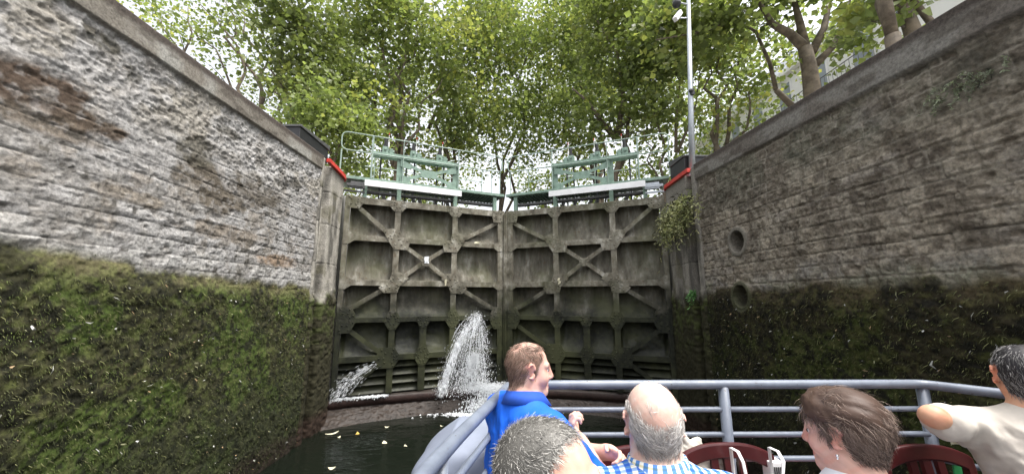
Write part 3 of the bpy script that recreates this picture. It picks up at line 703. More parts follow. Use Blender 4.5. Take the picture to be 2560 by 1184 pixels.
gR, xfR, LR = gate(1, 'right lock gate leaf behind the passengers, dry on its face')

# ------------------------------------------------------------------ leaking water
def jets():
    rng = np.random.RandomState(8)
    m, nt_, b_ = base_mat('white_water', .25, .6); b_.inputs['Base Color'].default_value = (.86, .89, .92, 1); b_.inputs['Transmission Weight'].default_value = .25
    b_.inputs['IOR'].default_value = 1.33
    M['spray'] = m
    G = 9.81
    def drops(pos, vel, r, st):
        """stretched octahedra along the velocity"""
        n = len(pos); d = vel/np.linalg.norm(vel, axis=1)[:, None]; a = np.cross(d, rng.randn(n, 3)); a /= np.linalg.norm(a, axis=1)[:, None]; c = np.cross(d, a)
        r = r[:, None]; l = r*st[:, None]
        V = np.stack([pos+d*l, pos+a*r, pos+c*r, pos-a*r, pos-c*r, pos-d*l], 1).reshape(-1, 3)
        f = np.array([[0, 1, 2], [0, 2, 3], [0, 3, 4], [0, 4, 1], [5, 2, 1], [5, 3, 2], [5, 4, 3], [5, 1, 4]])
        F = (np.arange(n)[:, None, None]*6+f[None]).reshape(-1, 3)
        return V, F
    def fly(src, v, t): return src+v*t[:, None]+np.array([0, 0, -.5*G])*(t**2)[:, None], v+np.array([0, 0, -G])*t[:, None]
    out = []
    # main fan
    n = 15000; src = np.array(xfL(.815, -.06, 2.30)); ang = rng.rand(n)
    vx = -1.6+2.5*ang; vy = -(.7+1.7*rng.rand(n)**.8); vz = -1.5+2.3*rng.rand(n)**1.6-.5*np.abs(ang-.5)
    v = np.stack([vx, vy, vz], 1); s0 = src+np.stack([rng.randn(n)*.045, rng.randn(n)*.03, rng.randn(n)*.05], 1)
    tt = rng.rand(n)**.62*.86; p, w = fly(s0, v, tt); k = p[:, 2] > .46
    p = p+rng.randn(n, 3)*.012; p, w, tt = p[k], w[k], tt[k]
    r = .0016+.0068*rng.rand(len(p))**3; out.append(drops(p, w, r, 1.4+2.4*rng.rand(len(p))))
    # left sheet of the fan: denser
    n = 2600; v = np.stack([-1.58+.14*rng.randn(n)*.6, -1.7+.10*rng.randn(n), -1.2+.12*rng.randn(n)], 1); tt = .16+rng.rand(n)**.7*.50
    p, w = fly(src+rng.randn(n, 3)*.02, v, tt); k = p[:, 2] > .46; p, w = p[k], w[k]; r = .0025+.005*rng.rand(len(p)); out.append(drops(p+rng.randn(len(p), 3)*.03, w, r, 4+8*rng.rand(len(p))))
    # continuous filaments of the jet
    fv = []; ff = []
    for k in range(150):
        a_ = rng.rand(); v0 = np.array([-1.6+2.5*a_, -(.7+1.7*rng.rand()**.8), -1.5+1.8*rng.rand()**1.6]); t0 = .03+.35*rng.rand(); t1 = t0+.05+.16*rng.rand(); b1 = len(fv); s_ = src+rng.randn(3)*.03; wd = np.array([.0014+.0026*rng.rand(), 0, 0]); ph = rng.rand()*6
        for j in range(7):
            t = t0+(t1-t0)*j/6; q = s_+v0*t+np.array([.006*math.sin(ph+j*2), 0, -4.905*t*t]); w_ = wd*math.sin(math.pi*(j+.4)/6.8); fv += [q-w_, q+np.array([0, -.004, 0]), q+w_]
        if fv[-1][2] < .46: fv = fv[:b1]; continue
        for j in range(6): ff += [[b1+3*j, b1+3*j+1, b1+3*j+4], [b1+3*j, b1+3*j+4, b1+3*j+3], [b1+3*j+1, b1+3*j+2, b1+3*j+5], [b1+3*j+1, b1+3*j+5, b1+3*j+4]]
    out.append((np.array(fv), np.array(ff)))
    # lower gush hitting the sill, right of centre
    n = 4200; s2 = np.array(xfL(.80, -.05, 1.22)); v = np.stack([-.15+.75*rng.randn(n)*.6, -(.5+.9*rng.rand(n)), .3+.5*rng.rand(n)], 1); tt = rng.rand(n)*.50
    p, w = fly(s2+rng.randn(n, 3)*.04, v, tt); k = p[:, 2] > .44; p, w = p[k], w[k]; r = .0025+.007*rng.rand(len(p))**2; out.append(drops(p+rng.randn(len(p), 3)*.02, w, r, 2+4*rng.rand(len(p))))
    # splash on the sill and the water below
    n = 4600; x = -.35+.36*rng.randn(n); y = 9.52+.18*rng.randn(n); v = np.stack([rng.randn(n)*.6, -.4+.5*rng.randn(n), .9+.9*rng.rand(n)], 1); tt = rng.rand(n)*.20
    p, w = fly(np.stack([x, y, np.full(n, .46)], 1), v, tt); r = .0035+.009*rng.rand(n)**2; out.append(drops(p, w, r, 1+rng.rand(n)))
    n = 2400; x = -.30+.27*rng.randn(n); f = rng.rand(n); x = x*(.7+.5*f)-.05*f; y = 9.46-.30*f; z = .44-.42*f+.03*rng.randn(n); w = np.stack([rng.randn(n)*.3, -.5+rng.randn(n)*.2, -1.2+rng.randn(n)*.4], 1)
    r = .005+.012*rng.rand(n); out.append(drops(np.stack([x, y, z], 1), w, r, 1.5+2*rng.rand(n)))
    V = []; F = []; b0 = 0
    for a, f in out: V.append(a); F.append(f+b0); b0 += len(a)
    o = mesh_obj('water_jet', np.concatenate(V), np.concatenate(F), m, None, False); tag(o, 'white fan of water bursting from the left gate leaf', 'water jet', kind='stuff')
    out = []
    n = 1300; s3 = np.array(xfL(.30, -.05, 1.24)); v = np.stack([-2.55+.30*rng.randn(n), -1.15+.12*rng.randn(n), .25+.22*rng.randn(n)], 1); tt = .10+rng.rand(n)**.5*.46
    p, w = fly(s3+rng.randn(n, 3)*.02, v, tt); k = (p[:, 2] > .44) & (p[:, 0] > -3.86); p, w = p[k], w[k]; r = .0016+.0032*rng.rand(len(p)); out.append(drops(p, w, r, 5+12*rng.rand(len(p))))
    n = 1500; x = rng.uniform(-3.8, -2.75, n); y = 8.70+.34*(x+3.8)/1.05+.05*rng.randn(n); v = np.stack([rng.randn(n)*.3, rng.randn(n)*.3, .5*rng.rand(n)], 1); tt = rng.rand(n)*.10
    p, w = fly(np.stack([x, y, np.full(n, .465)], 1), v, tt); r = .004+.011*rng.rand(n)**2; out.append(drops(p, w, r, 1.2+rng.rand(n)))
    V = []; F = []; b0 = 0
    for a, f in out: V.append(a); F.append(f+b0); b0 += len(a)
    o = mesh_obj('water_spurt', np.concatenate(V), np.concatenate(F), m, None, False); tag(o, 'thin spurt of water arching from the left gate to the left pier', 'water jet', kind='stuff')
    # foam where it lands
    V = []; F = []
    n = 2400; a = rng.rand(n)*2*math.pi; q = np.abs(rng.randn(n)); x = -.45+.62*q*np.cos(a); y = 9.08+.10*q*np.sin(a)+.03*np.abs(x); k = y < 9.26; x, y = x[k], y[k]; n = len(x)
    s = .006+.02*rng.rand(n)**3
    hx = np.array([[math.cos(t), math.sin(t)] for t in np.arange(6)*math.pi/3])
    V = np.concatenate([np.concatenate([np.stack([x+s*c*1.5, y+s*d, np.full(n, .008)], 1)[:, None] for c, d in hx], 1), np.stack([x, y, .010+s*.6], 1)[:, None]], 1).reshape(-1, 3)
    f = np.array([[i, (i+1) % 6, 6] for i in range(6)]); F = (np.arange(n)[:, None, None]*7+f[None]).reshape(-1, 3)
    o = mesh_obj('foam', V, F, M['foam']); tag(o, 'white foam on the water under the jet', 'foam', kind='stuff')
jets()
# scraps of pale rubbish caught on the gates
for lb, X_, u, z, d, w, h in (('white scrap caught at the centre of the left gate cross brace', xfL, .477, 3.68, -.046, .11, .17), ('small pale scrap on the second beam of the left gate', xfL, .80, 4.22, -.05, .16, .06),
                              ('thin pale scrap hanging on the lower left gate beside the spray', xfL, .60, 3.12, -.05, .05, .17), ('pale scrap hanging on the right gate below its cross brace', xfR, .63, 3.16, -.05, .05, .15)):
    rs = np.random.RandomState(int(z*100)); vs = []
    for j in range(4):
        for i in range(4): vs.append(X_(u+(i/3-.5)*w/4.2+rs.randn()*.002, d-.02*rs.rand(), z+(j/3-.5)*h+rs.randn()*.006))
    o = mesh_obj('scrap', vs, [[j*4+i, j*4+i+1, j*4+i+5, j*4+i+4] for j in range(3) for i in range(3)], M['leafpale' if 'pale' in lb else 'foam']); q = o.modifiers.new('thick', 'SOLIDIFY'); q.thickness = .004
    tag(o, lb, 'scrap', 'scraps caught on the lock gates')
# ------------------------------------------------------------------ trees
_c, _s = math.cos(PITCH), math.sin(PITCH)
_F = Vector((math.sin(YAW)*_c, math.cos(YAW)*_c, _s)); _Rt = Vector((math.cos(YAW), -math.sin(YAW), 0)); _U = _Rt.cross(_F)
def at(px, py, Y):
    """point at depth Y (metres along the lock) seen at that place of the photograph"""
    d = _F+_Rt*((px-1280)/900)-_U*((py-592)/900)
    return Vector((0, 0, 2.7))+d*(Y/d.y)
def leaf_mesh(name, centers, sig, per, L, tint, seed, parent, dens=None):
    rng = np.random.RandomState(seed); c = np.array(centers); nc = len(c)
    cl = rng.rand(nc)                                     # a tint of its own for every spray
    per = round(per*.88); k = np.repeat(np.arange(nc), per); n = len(k)
    off = rng.randn(n, 3)*np.array(sig)*1.15*(.65+.8*rng.rand(nc)[k])[:, None]
    p = c[k]+off
    nrm = rng.randn(n, 3)*np.array([.75, .75, .55])+np.array([0, 0, .75]); nrm /= np.linalg.norm(nrm, axis=1)[:, None]
    d = np.cross(nrm, rng.randn(n, 3)); d /= np.linalg.norm(d, axis=1)[:, None]; w = np.cross(nrm, d)
    l = (L*1.14*(.5+.85*rng.rand(n)))[:, None]; up = nrm*l*.12
    # five-pointed plane leaf reduced to six corners
    V = np.stack([p-d*l*.5, p+w*l*.30-d*l*.12+up, p+w*l*.50+d*l*.12+up*1.3, p+d*l*.55, p-w*l*.50+d*l*.12+up*1.3, p-w*l*.30-d*l*.12+up], 1).reshape(-1, 3)
    b = np.arange(n)*6
    F = np.concatenate([np.stack([b, b+1, b+2, b+3], 1), np.stack([b, b+3, b+4, b+5], 1)])
    base = np.array(tint); t = (.6*cl[k]+.4*rng.rand(n))[:, None]
    dark, light, yel = np.array([.075, .105, .034]), np.array([.245, .290, .085]), np.array([.36, .34, .09])
    col = dark*(1-t)+light*t; y = ((cl[k] > .88)*.35+(rng.rand(n) > .97)*.4)[:, None]*base[1]
    col = (col*(1-y)+yel*y)*base[0]
    return mesh_obj(name, V, F, M['leaf'], parent, False, np.repeat(col, 6, 0))
def limb(a, b, seed, wob=.12, n=6, sag=.0):
    rng = random.Random(seed); a = Vector(a); b = Vector(b); L = (b-a).length; out = []
    for i in range(n+1):
        t = i/n; k = math.sin(math.pi*t)*wob*L
        out.append(a.lerp(b, t)+Vector((rng.uniform(-1, 1)*k*.5, rng.uniform(-1, 1)*k*.5, k*.5+sag*k)))
    return out
def tree(label, base, r, fork, limbs, crown, ncl, per, seed, tint=(1, 1), leaf=.20, sig=(.5, .5, .34), lean=None, trunk=None, group='plane trees along the quays'):
    """crown: list of ((cx,cy,cz),(rx,ry,rz)) blobs filled with leaf sprays; limbs: end points of the main limbs"""
    rng = random.Random(seed); root = empty('plane_tree', base); tag(root, label, 'tree', group)
    B = Vector(base); tb = MB(lambda x, y, z: (x-B.x, y-B.y, z-B.z)); wb = MB(tb.xf)
    tr = trunk or limb(base, fork, seed, .04, 6)
    tb.tube(tr, [r*(1.22 if i == 0 else 1.06-.34*i/(len(tr)-1)) for i in range(len(tr))], 10)
    nodes = [(Vector(p), r*.4) for p in tr[len(tr)//2:]]
    for i, e in enumerate(limbs):
        s_ = Vector(tr[-1]) if i < 3 else Vector(tr[-1-(i % 2)])
        path = e if isinstance(e, list) else limb(s_, e, seed*7+i, .16, 7)
        r0 = r*.62*(1-.07*i); k = len(path)-1
        tb.tube(path, [max(.02, r0*(1-.80*j/k)) for j in range(k+1)], 8); nodes += [(Vector(p), r0*(1-.8*j/k)) for j, p in enumerate(path) if j > 1]
    cs = []; tot = sum(a*b_*c for _, (a, b_, c) in crown)
    for (c, rr) in crown:
        m = max(1, round(ncl*(rr[0]*rr[1]*rr[2])/tot))
        for i in range(m):
            while True:
                q = Vector((rng.uniform(-1, 1), rng.uniform(-1, 1), rng.uniform(-1, 1)))
                if q.length < 1: break
            q = q*(.55+.45*q.length) ; cs.append(Vector(c)+Vector((q.x*rr[0], q.y*rr[1], q.z*rr[2])))
    for i, c in enumerate(cs):
        if i % 2: continue
        a, ra = min(nodes, key=lambda nd: (nd[0]-c).length+(.8 if nd[0].z > c.z else 0))
        p = limb(a, c, seed*13+i, .10, 4); r1 = min(ra*.5, .028)
        wb.tube(p, [max(.006, r1*(1-.75*j/4)) for j in range(5)], 5, False); nodes.append((p[2], r1*.5))
    tb.build('trunk', M['bark'], root, True); wb.build('twigs', M['twig'], root, True)['kind'] = 'stuff'
    leaf_mesh('crown', [c-B for c in cs], sig, per, leaf, tint, seed, root)
    return root
def P(px, py, Y): return at(px, py, Y)
def blob(px, py, Y, wx, wz, dy): 
    """crown blob centred on a line of sight at depth Y, half sizes in metres"""
    return (tuple(at(px, py, Y)), (wx, dy, wz))
TREES = []
def gz(x): return 5.44 if x < 0 else 5.06
def T(label, bx, Y, r, forkh, limbs, crown, ncl, per, seed, **k):
    z = gz(bx) if abs(bx) > 4.35 else 5.4
    trunk = k.pop('trunk', None)
    if trunk:                                            # carry the trunk down to the ground
        lo = trunk[0]; trunk = [Vector((lo.x+.12*(lo.x-trunk[1].x), lo.y, z-.1))]+trunk; bx = trunk[0].x
    tree(label, (bx, Y, z), r, (bx+k.pop('dx', 0), Y, z+forkh), limbs, crown, ncl, per, seed, trunk=trunk, **k)
# --- centre left, beyond the gates
T('multi-stemmed plane tree rising behind the left gate leaf', -5.6, 18, .26, 3.6,
  [P(930, 150, 18), P(960, 60, 18.5), P(1010, 120, 17.5), P(1040, 40, 18), P(870, 180, 18), P(1105, 200, 17.5)],
  [blob(940, 60, 18, 3.4, 3.4, 3), blob(900, 250, 17, 3.2, 2.0, 2.6), blob(1080, 130, 18, 2.6, 2.6, 2.6), blob(800, 330, 16, 1.8, 1.5, 1.5), blob(1000, 380, 19, 2.2, .9, 1.5)], 185, 62, 101)
T('dark thin-stemmed plane tree leaning to the left wall top', -8.9, 15.5, .13, 3.2,
  [P(690, 130, 15), P(640, 40, 15), P(720, 60, 15.5), P(770, 150, 15.2)],
  [blob(720, 50, 15, 1.6, 2.2, 2), blob(775, 170, 15, 1.7, 1.8, 1.8), blob(695, 200, 15, .5, .8, .8)], 66, 60, 102, tint=(.72, .6), dx=-.9)
T('slim plane tree with forked stem standing alone left of the gap', -11.6, 16.5, .17, 4.6,
  [P(560, 0, 16.5), P(500, 10, 16.5), P(610, 30, 16.2), P(470, 60, 16.4)],
  [blob(560, 40, 16.5, 2.0, 2.0, 1.6), blob(510, 150, 16, .9, .9, 1.2), blob(600, 130, 16, .5, .8, 1)], 34, 34, 103, leaf=.15, sig=(.5, .5, .42), tint=(.95, 1))
T('yellowish sparse plane tree at the far left edge of the sky', -15.5, 17.5, .16, 4.2,
  [P(470, 20, 17), P(400, 30, 17), P(450, 90, 17)],
  [blob(440, 60, 17, 1.9, 1.5, 1.5), blob(345, 10, 17, 1.0, .6, 1.5), blob(500, 110, 17, .6, .6, .9)], 26, 34, 104, leaf=.15, sig=(.5, .5, .42), tint=(1.15, 1.6))
T('low bright green plane tree leaning over the left pier', -6.6, 13.2, .10, 2.2,
  [P(800, 240, 13), P(880, 270, 13.4), P(760, 290, 13)],
  [blob(800, 290, 13, 1.1, 1.2, 1.2), blob(890, 320, 13.2, 1.0, .9, 1.2), blob(760, 350, 13, .55, .5, .8), blob(870, 420, 14, .9, .8, 1)], 72, 56, 105, leaf=.15, sig=(.34, .34, .24), tint=(1.12, .9))
# --- centre
T('curved plane tree arching right behind the left gear boxes', -3.3, 22, .22, 2.6,
  [[P(1068, 330, 22), P(1085, 290, 22), P(1130, 250, 22), P(1190, 235, 22), P(1250, 220, 22)], P(1080, 120, 22), P(1180, 90, 22), P(1240, 40, 22)],
  [blob(1190, 90, 22, 4.0, 4.0, 3), blob(1180, 290, 21, 3.4, 2.0, 3), blob(1100, 380, 22, 2.2, 1.0, 1.6)], 180, 60, 106)
T('bright plane tree filling the middle of the view', -.4, 27, .24, 3.4,
  [P(1290, 120, 27), P(1350, 60, 27), P(1240, 160, 27), P(1400, 170, 27)],
  [blob(1310, 60, 26, 5.0, 5.0, 3.5), blob(1330, 260, 26, 3.8, 2.8, 3), blob(1350, 355, 26, 2.6, 1.0, 2), blob(1200, 430, 27, 1.6, .6, 1.5), blob(1265, 300, 25, 2.6, 2.2, 2), blob(1275, 390, 26, 3.0, 1.2, 2)], 250, 58, 107, tint=(1.25, 1.2))
T('dark broad trunked plane tree right of the mitre', 6.5, 24, .30, 3.2,
  [P(1490, 240, 24), P(1530, 120, 24), P(1440, 130, 24), P(1420, 260, 24)],
  [blob(1460, 90, 23, 4.2, 4.2, 3), blob(1430, 270, 22, 3.0, 2.2, 3), blob(1450, 375, 24, 2.6, 1.0, 2)], 175, 60, 108)
T('thick dark forked plane tree behind the right gear boxes', 5.3, 16.8, .27, 2.4,
  [[P(1538, 345, 16.8), P(1500, 300, 16.8), P(1470, 255, 16.5), P(1430, 220, 16.2)], [P(1540, 345, 16.8), P(1560, 250, 16.8), P(1545, 140, 16.8), P(1480, 30, 16.6)], P(1620, 160, 17), P(1590, 60, 17)],
  [blob(1550, 60, 17, 2.8, 3.0, 2.4), blob(1590, 220, 16.5, 2.0, 1.8, 1.8), blob(1480, 300, 16.5, 1.4, .9, 1.5), blob(1620, 330, 17, 1.0, .7, 1.4)], 130, 60, 109, tint=(.88, .8))
T('twin stemmed plane tree behind the right end of the gate railing', 7.0, 15, .14, 1.6,
  [[P(1690, 380, 15), P(1690, 300, 15), P(1700, 200, 15), P(1690, 120, 15)], [P(1694, 380, 15), P(1720, 320, 15), P(1740, 260, 15), P(1750, 180, 15)], P(1640, 230, 15), P(1610, 330, 15)],
  [blob(1660, 100, 15, 1.7, 2.2, 1.8), blob(1640, 270, 15, 1.0, 1.2, 1.3), blob(1670, 400, 15.5, .8, .5, 1)], 70, 56, 110, tint=(.95, .8))
# --- right quay row
T('pale trunk plane tree behind the black cabinet with yellowing leaves', 9.2, 14.5, .19, 2.9,
  [P(1770, 150, 14.5), P(1850, 120, 14.5), P(1810, 100, 14.5), P(1900, 200, 14)],
  [blob(1830, 120, 14.5, 1.8, 1.4, 1.4), blob(1890, 240, 14.5, .9, .8, .9), blob(1790, 260, 14.5, .8, .9, .9), blob(1760, 60, 14, 1.4, 1.2, 1.3), blob(1905, 170, 13, .9, 1.0, .9), blob(1870, 290, 13.5, .7, .5, .8), blob(1970, 120, 13, .8, 1.0, .8)], 92, 52, 111, leaf=.16, sig=(.4, .4, .3), tint=(1.15, 1.9))
T('slender plane tree curving left over the right wall', 8.1, 10.6, .11, 1.2,
  [[P(1940, 225, 10.6), P(1925, 160, 10.5), P(1890, 80, 10.4), P(1850, 55, 10.2), P(1780, 15, 10), P(1720, 5, 9.8)], [P(1850, 58, 10.2), P(1800, 65, 10), P(1745, 82, 9.8), P(1640, 100, 9.6)]],
  [blob(1690, 60, 10, .9, .55, .8), blob(1790, 60, 10, .7, .5, .7), blob(1730, 130, 10, .7, .35, .6)], 34, 48, 112, leaf=.16, sig=(.3, .3, .2), tint=(.9, .9),
  trunk=[P(1985, 270, 10.6), P(1965, 250, 10.6), P(1940, 225, 10.6)])
T('big plane tree with pale mottled trunk forking above the right wall', 7.9, 9.3, .235, 2.4,
  [[P(2012, 120, 9.3), P(1975, 85, 9.3), P(1930, 60, 9.2), P(1900, 10, 9.2), P(1870, -60, 9)], [P(2012, 120, 9.3), P(2000, 60, 9.4), P(1985, 0, 9.4), P(1975, -80, 9.5)], [P(2030, 130, 9.3), P(2060, 70, 9.4), P(2075, 0, 9.5), P(2090, -80, 9.5)], [P(2040, 160, 9.3), P(2080, 120, 9.3), P(2110, 60, 9.3), P(2130, -20, 9.2)]],
  [blob(2150, 90, 9.3, .95, .6, .9), blob(2190, 10, 9.3, 1.2, .6, 1), blob(1960, -40, 9.3, 1.9, .7, 1.5), blob(1900, 40, 9.2, .7, .5, .7), blob(2080, 200, 9.5, .35, .35, .5), blob(1800, -30, 9, 1.4, .6, 1.2)], 62, 46, 113, leaf=.17, sig=(.30, .30, .22), tint=(1.0, .9),
  trunk=[P(2034, 290, 9.3), P(2030, 225, 9.3), P(2022, 165, 9.3), P(2012, 120, 9.3)])
T('two stemmed plane tree leaning out at the upper right', 7.4, 6.9, .17, 1.2,
  [[P(2262, 25, 6.9), P(2230, -20, 6.9), P(2200, -90, 6.8)], [P(2290, 90, 6.9), P(2330, 60, 6.9), P(2290, 10, 6.9), P(2260, -30, 6.9), P(2240, -120, 6.8)]],
  [blob(2190, 20, 6.9, .55, .30, .5), blob(2240, -60, 6.9, .9, .35, .8)], 22, 40, 114, leaf=.17, sig=(.24, .24, .18), tint=(.95, .7),
  trunk=[P(2295, 130, 6.9), P(2280, 75, 6.9), P(2262, 25, 6.9)])
T('reddish plane trunk nearest the viewer at the upper right', 7.4, 6.0, .16, 2.6, [(7.6, 6.2, 12), (7.0, 5.6, 12), (8, 6, 12)], [((7.5, 6, 11.5), (1.4, 1.2, 1.0))], 22, 50, 115, leaf=.18, sig=(.3, .3, .2))
# --- farther trees closing the view
rr = random.Random(44)
for i, (px, Y, top, lab) in enumerate(((730, 34, 90, 'far plane tree in the gap left of the left gate railing'), (860, 32, 60, 'far plane tree seen over the left end of the walkway'), (1000, 36, 110, 'far plane tree between the left gear boxes'),
        (1130, 38, 160, 'far plane tree behind the curved tree'), (1380, 37, 120, 'far plane tree just right of the mitre'), (1500, 34, 90, 'far plane tree behind the right gear boxes'),
        (1620, 33, 120, 'far plane tree at the right end of the gate railing'), (1740, 30, 110, 'far plane tree behind the lamp pole'))):
    q = P(px, 400, Y); b = P(px, top+120, Y)
    z = 5.4; h = 3.0+rr.random()
    tree(lab, (q.x, Y, z), .24, (q.x+rr.uniform(-.5, .5), Y, z+h), [(q.x+rr.uniform(-3, 3), Y+rr.uniform(-2, 2), z+h+rr.uniform(3, 7)) for _ in range(5)],
         [(tuple(b), (4.6, 3.5, 6.0)), ((q.x+rr.uniform(-2, 2), Y, 14.5), (4.2, 3, 3.2)), ((q.x+rr.uniform(-2, 2), Y+2, 10.2), (3.2, 2.4, 2.0))], 125, 46, 200+i, leaf=.24, sig=(.6, .6, .42), tint=(rr.uniform(.85, 1.25), rr.uniform(.6, 1.4)), group='plane trees farther along the canal')
# ------------------------------------------------------------------ apartment houses behind the right quay
def building(label, x, y0, y1, z1, nfl, nw, roof):
    root = empty('apartment_building', (x, y0, 5.06)); tag(root, label, 'building', 'apartment buildings behind the right quay')
    def bx(b, x0, x1, a, c, z0, z1): b.box(x0-x, x1-x, a-y0, c-y0, z0-5.06, z1-5.06)
    b = MB(); bx(b, x, x+9, y0, y1, 5.0, z1); b.build('wall', M['facade'], root)
    b = MB(); bx(b, x-.35, x+9, y0, y1, z1+.004, z1+.3); b.build('cornice', M['facade'], root)
    b = MB(); b.prism([(-.2, z1+.304-5.06), (9, z1+.304-5.06), (9, z1+2.6-5.06), (1.6, z1+2.6-5.06)], .0, y1-y0); b.build('roof', M['zinc'], root)
    fh = (z1-5)/nfl; pw = (y1-y0)/nw
    for f in range(nfl):
        z = 5.0+f*fh
        if f in (1, nfl-1):
            b = MB(); bx(b, x-.7, x-.003, y0+.2, y1-.2, z-.12, z+.0)
            for k in range(int((y1-y0)/.25)): bx(b, x-.68, x-.665, y0+.25+k*.25, y0+.265+k*.25, z+.003, z+.92)
            bx(b, x-.69, x-.65, y0+.2, y1-.2, z+.923, z+.96); b.build('balcony', M['darksteel'], root)
        for k in range(nw):
            yc = y0+(k+.5)*pw; b = MB(); bx(b, x-.05, x-.003, yc-.62, yc+.62, z+.5, z+.6); bx(b, x-.05, x-.003, yc-.62, yc-.5, z+.603, z+fh-.5); bx(b, x-.05, x-.003, yc+.5, yc+.62, z+.603, z+fh-.5)
            bx(b, x-.05, x-.003, yc-.62, yc+.62, z+fh-.497, z+fh-.4); w = b.build('window', M['white'], root)
            b = MB(); bx(b, x-.02, x-.004, yc-.497, yc+.497, z+.603, z+fh-.5); b.build('pane', M['pane'], w)
building('pale apartment house with low roof seen between the trunks above the right wall', 19, 15.5, 34, 17.5, 4, 7, 1)
building('tall pale apartment house at the upper right with long balconies', 18, -2, 15.2, 21, 5, 6, 1)
# ------------------------------------------------------------------ quay equipment
def cabinet(label, x, y, z, lx, ly, h0, h1, rz):
    root = empty('machinery_cabinet', (x, y, z), rz); tag(root, label, 'cabinet', 'black machinery cabinets on the quay edges')
    b = MB(); b.prismz([(-lx, -ly), (lx, -ly), (lx, ly), (-lx, ly)], 0, h0); b.build('body', M['black'], root, bevel=.012)
    b = MB(); b.add([(-lx-.02, -ly-.02, h0+.003), (lx+.02, -ly-.02, h0+.003), (lx+.02, ly+.02, h0+.003), (-lx-.02, ly+.02, h0+.003), (-lx-.02, -ly-.02, h0+.05), (lx+.02, -ly-.02, h0+.05), (lx+.02, ly+.02, h1), (-lx-.02, ly+.02, h1)],
                    [[3, 2, 1, 0], [4, 5, 6, 7], [0, 1, 5, 4], [1, 2, 6, 5], [2, 3, 7, 6], [3, 0, 4, 7]]); b.build('lid', M['darksteel'], root, bevel=.01)
    b = MB(); b.box(-.06, .06, -ly-.035, -ly-.003, h0*.55, h0*.6); b.build('handle', M['galv'], root)
cabinet('black cabinet with sloping lid on the left quay edge above the red strip', -4.16, 7.0, 5.60, .28, .55, .30, .40, 0)
cabinet('black cabinet on the right quay behind the lamp pole', 4.27, 7.86, 5.30, .30, .34, .50, .66, 0)
# lamp and camera pole
pr = empty('camera_pole', (4.07, 7.42, 5.30)); tag(pr, 'galvanised pole with cameras standing on the right quay edge', 'pole')
def pz(b): return b
top = Vector((4.05, 7.42, 11.2)); B0 = Vector((4.07, 7.42, 5.30))
pt = at(1721, 0, 7.42)-B0; pt = pt*1.12
b = MB(); b.tube([(0, 0, 0), pt*.35, pt], [.070, .058, .040], 14); b.build('pole', M['galv'], pr, True)
b = MB(); b.tube([(0, 0, -.01), (0, 0, .04)], [.16, .16], 14); b.build('base_plate', M['galv'], pr)
c1 = at(1690, 45, 7.42)-B0; c0 = at(1690, 12, 7.42)-B0
b = MB(); b.tube([(pt*(c0.z/pt.z)), (c0.x*.6, -.02, c0.z+.06), (c0.x*.9, -.03, c0.z)], .018, 6); b.tube([pt*(c1.z/pt.z), (c1.x*.7, -.05, c1.z-.05)], .016, 6); b.build('bracket', M['galv'], pr)
b = MB(); b.ball((c0.x, -.03, c0.z), (.10, .10, .11), 12, 8); b.build('dome_camera', M['black'], pr, True)
b = MB(); v = (Vector((-.16, -.1, -.24))).normalized(); cc = Vector((c1.x*.8, -.06, c1.z)); b.bar(cc-v*.20, cc+v*.20, .10, .11); b.build('box_camera', M['white'], pr, bevel=.015)
c2 = at(1728, 235, 7.42)-B0
b = MB(); b.box(c2.x-.05, c2.x+.03, -.10, -.04, c2.z-.06, c2.z+.07); b.ball((c2.x-.05, -.09, c2.z+.02), .05, 8, 6); b.build('loudspeaker', M['black'], pr)
# drooping plants
def plant(name, label, cx, n, seed, spread, L, col0, col1, leafL, out):
    rng = np.random.RandomState(seed); V = []; F = []; C = []
    for i in range(n):
        p = np.array(cx)+rng.randn(3)*np.array(spread); d = np.array([out*(.3+.7*rng.rand()), rng.randn()*.6, .5+.6*rng.rand()]); d /= np.linalg.norm(d)
        ln = L*(.4+.8*rng.rand()); m = 7; g = 1.2+.9*rng.rand()
        q = [p+d*ln*t-np.array([0, 0, g*ln*t*t]) for t in np.linspace(0, 1, m)]
        c = np.array(col0)*(1-rng.rand())+np.array(col1)*rng.rand(); b0 = len(V); w = np.array([0, .003, .001])
        for k in range(m): V += [q[k]-w*(1-k/m), q[k]+w*(1-k/m)]; C += [c*.8, c*.8]
        F += [[b0+2*k, b0+2*k+1, b0+2*k+3, b0+2*k+2] for k in range(m-1)]
        for k in range(1, m):
            for _ in range(3):
                dd = rng.randn(3)+np.array([0, 0, -.5]); dd /= np.linalg.norm(dd); ww = np.cross(dd, rng.randn(3)); ww = ww/np.linalg.norm(ww)*leafL*.16
                l = leafL*(.6+.7*rng.rand()); b0 = len(V); a = q[k]
                V += [a, a+dd*l*.5+ww, a+dd*l, a+dd*l*.5-ww]; cc = c*(.7+.8*rng.rand()); C += [cc]*4; F += [[b0, b0+1, b0+2, b0+3]]
    o = mesh_obj(name, V, F, M['grassy'], None, False, np.array(C)); tag(o, label, 'plant'); return o
plant('hanging_plant', 'bushy grass-leaved plant drooping from the top of the right gate pier', (3.86, 7.45, 4.56), 130, 3, (.05, .26, .15), .46, (.14, .17, .07), (.38, .36, .19), .085, -1)
plant('hanging_plant', 'thin lower tuft drooping over the pier edge by the right gate', (3.84, 8.10, 4.42), 60, 4, (.04, .13, .16), .36, (.13, .16, .07), (.34, .32, .17), .08, -1)
plant('wall_plant', 'grey green tuft growing high on the right wall near the frame edge', (3.87, 2.75, 4.48), 34, 5, (.02, .16, .04), .12, (.13, .15, .10), (.20, .22, .15), .03, -1)
plant('wall_plant', 'tiny bright fern on the right pier just above the moss', (3.86, 7.42, 2.80), 12, 6, (.01, .07, .03), .16, (.10, .24, .07), (.14, .30, .10), .06, -1)
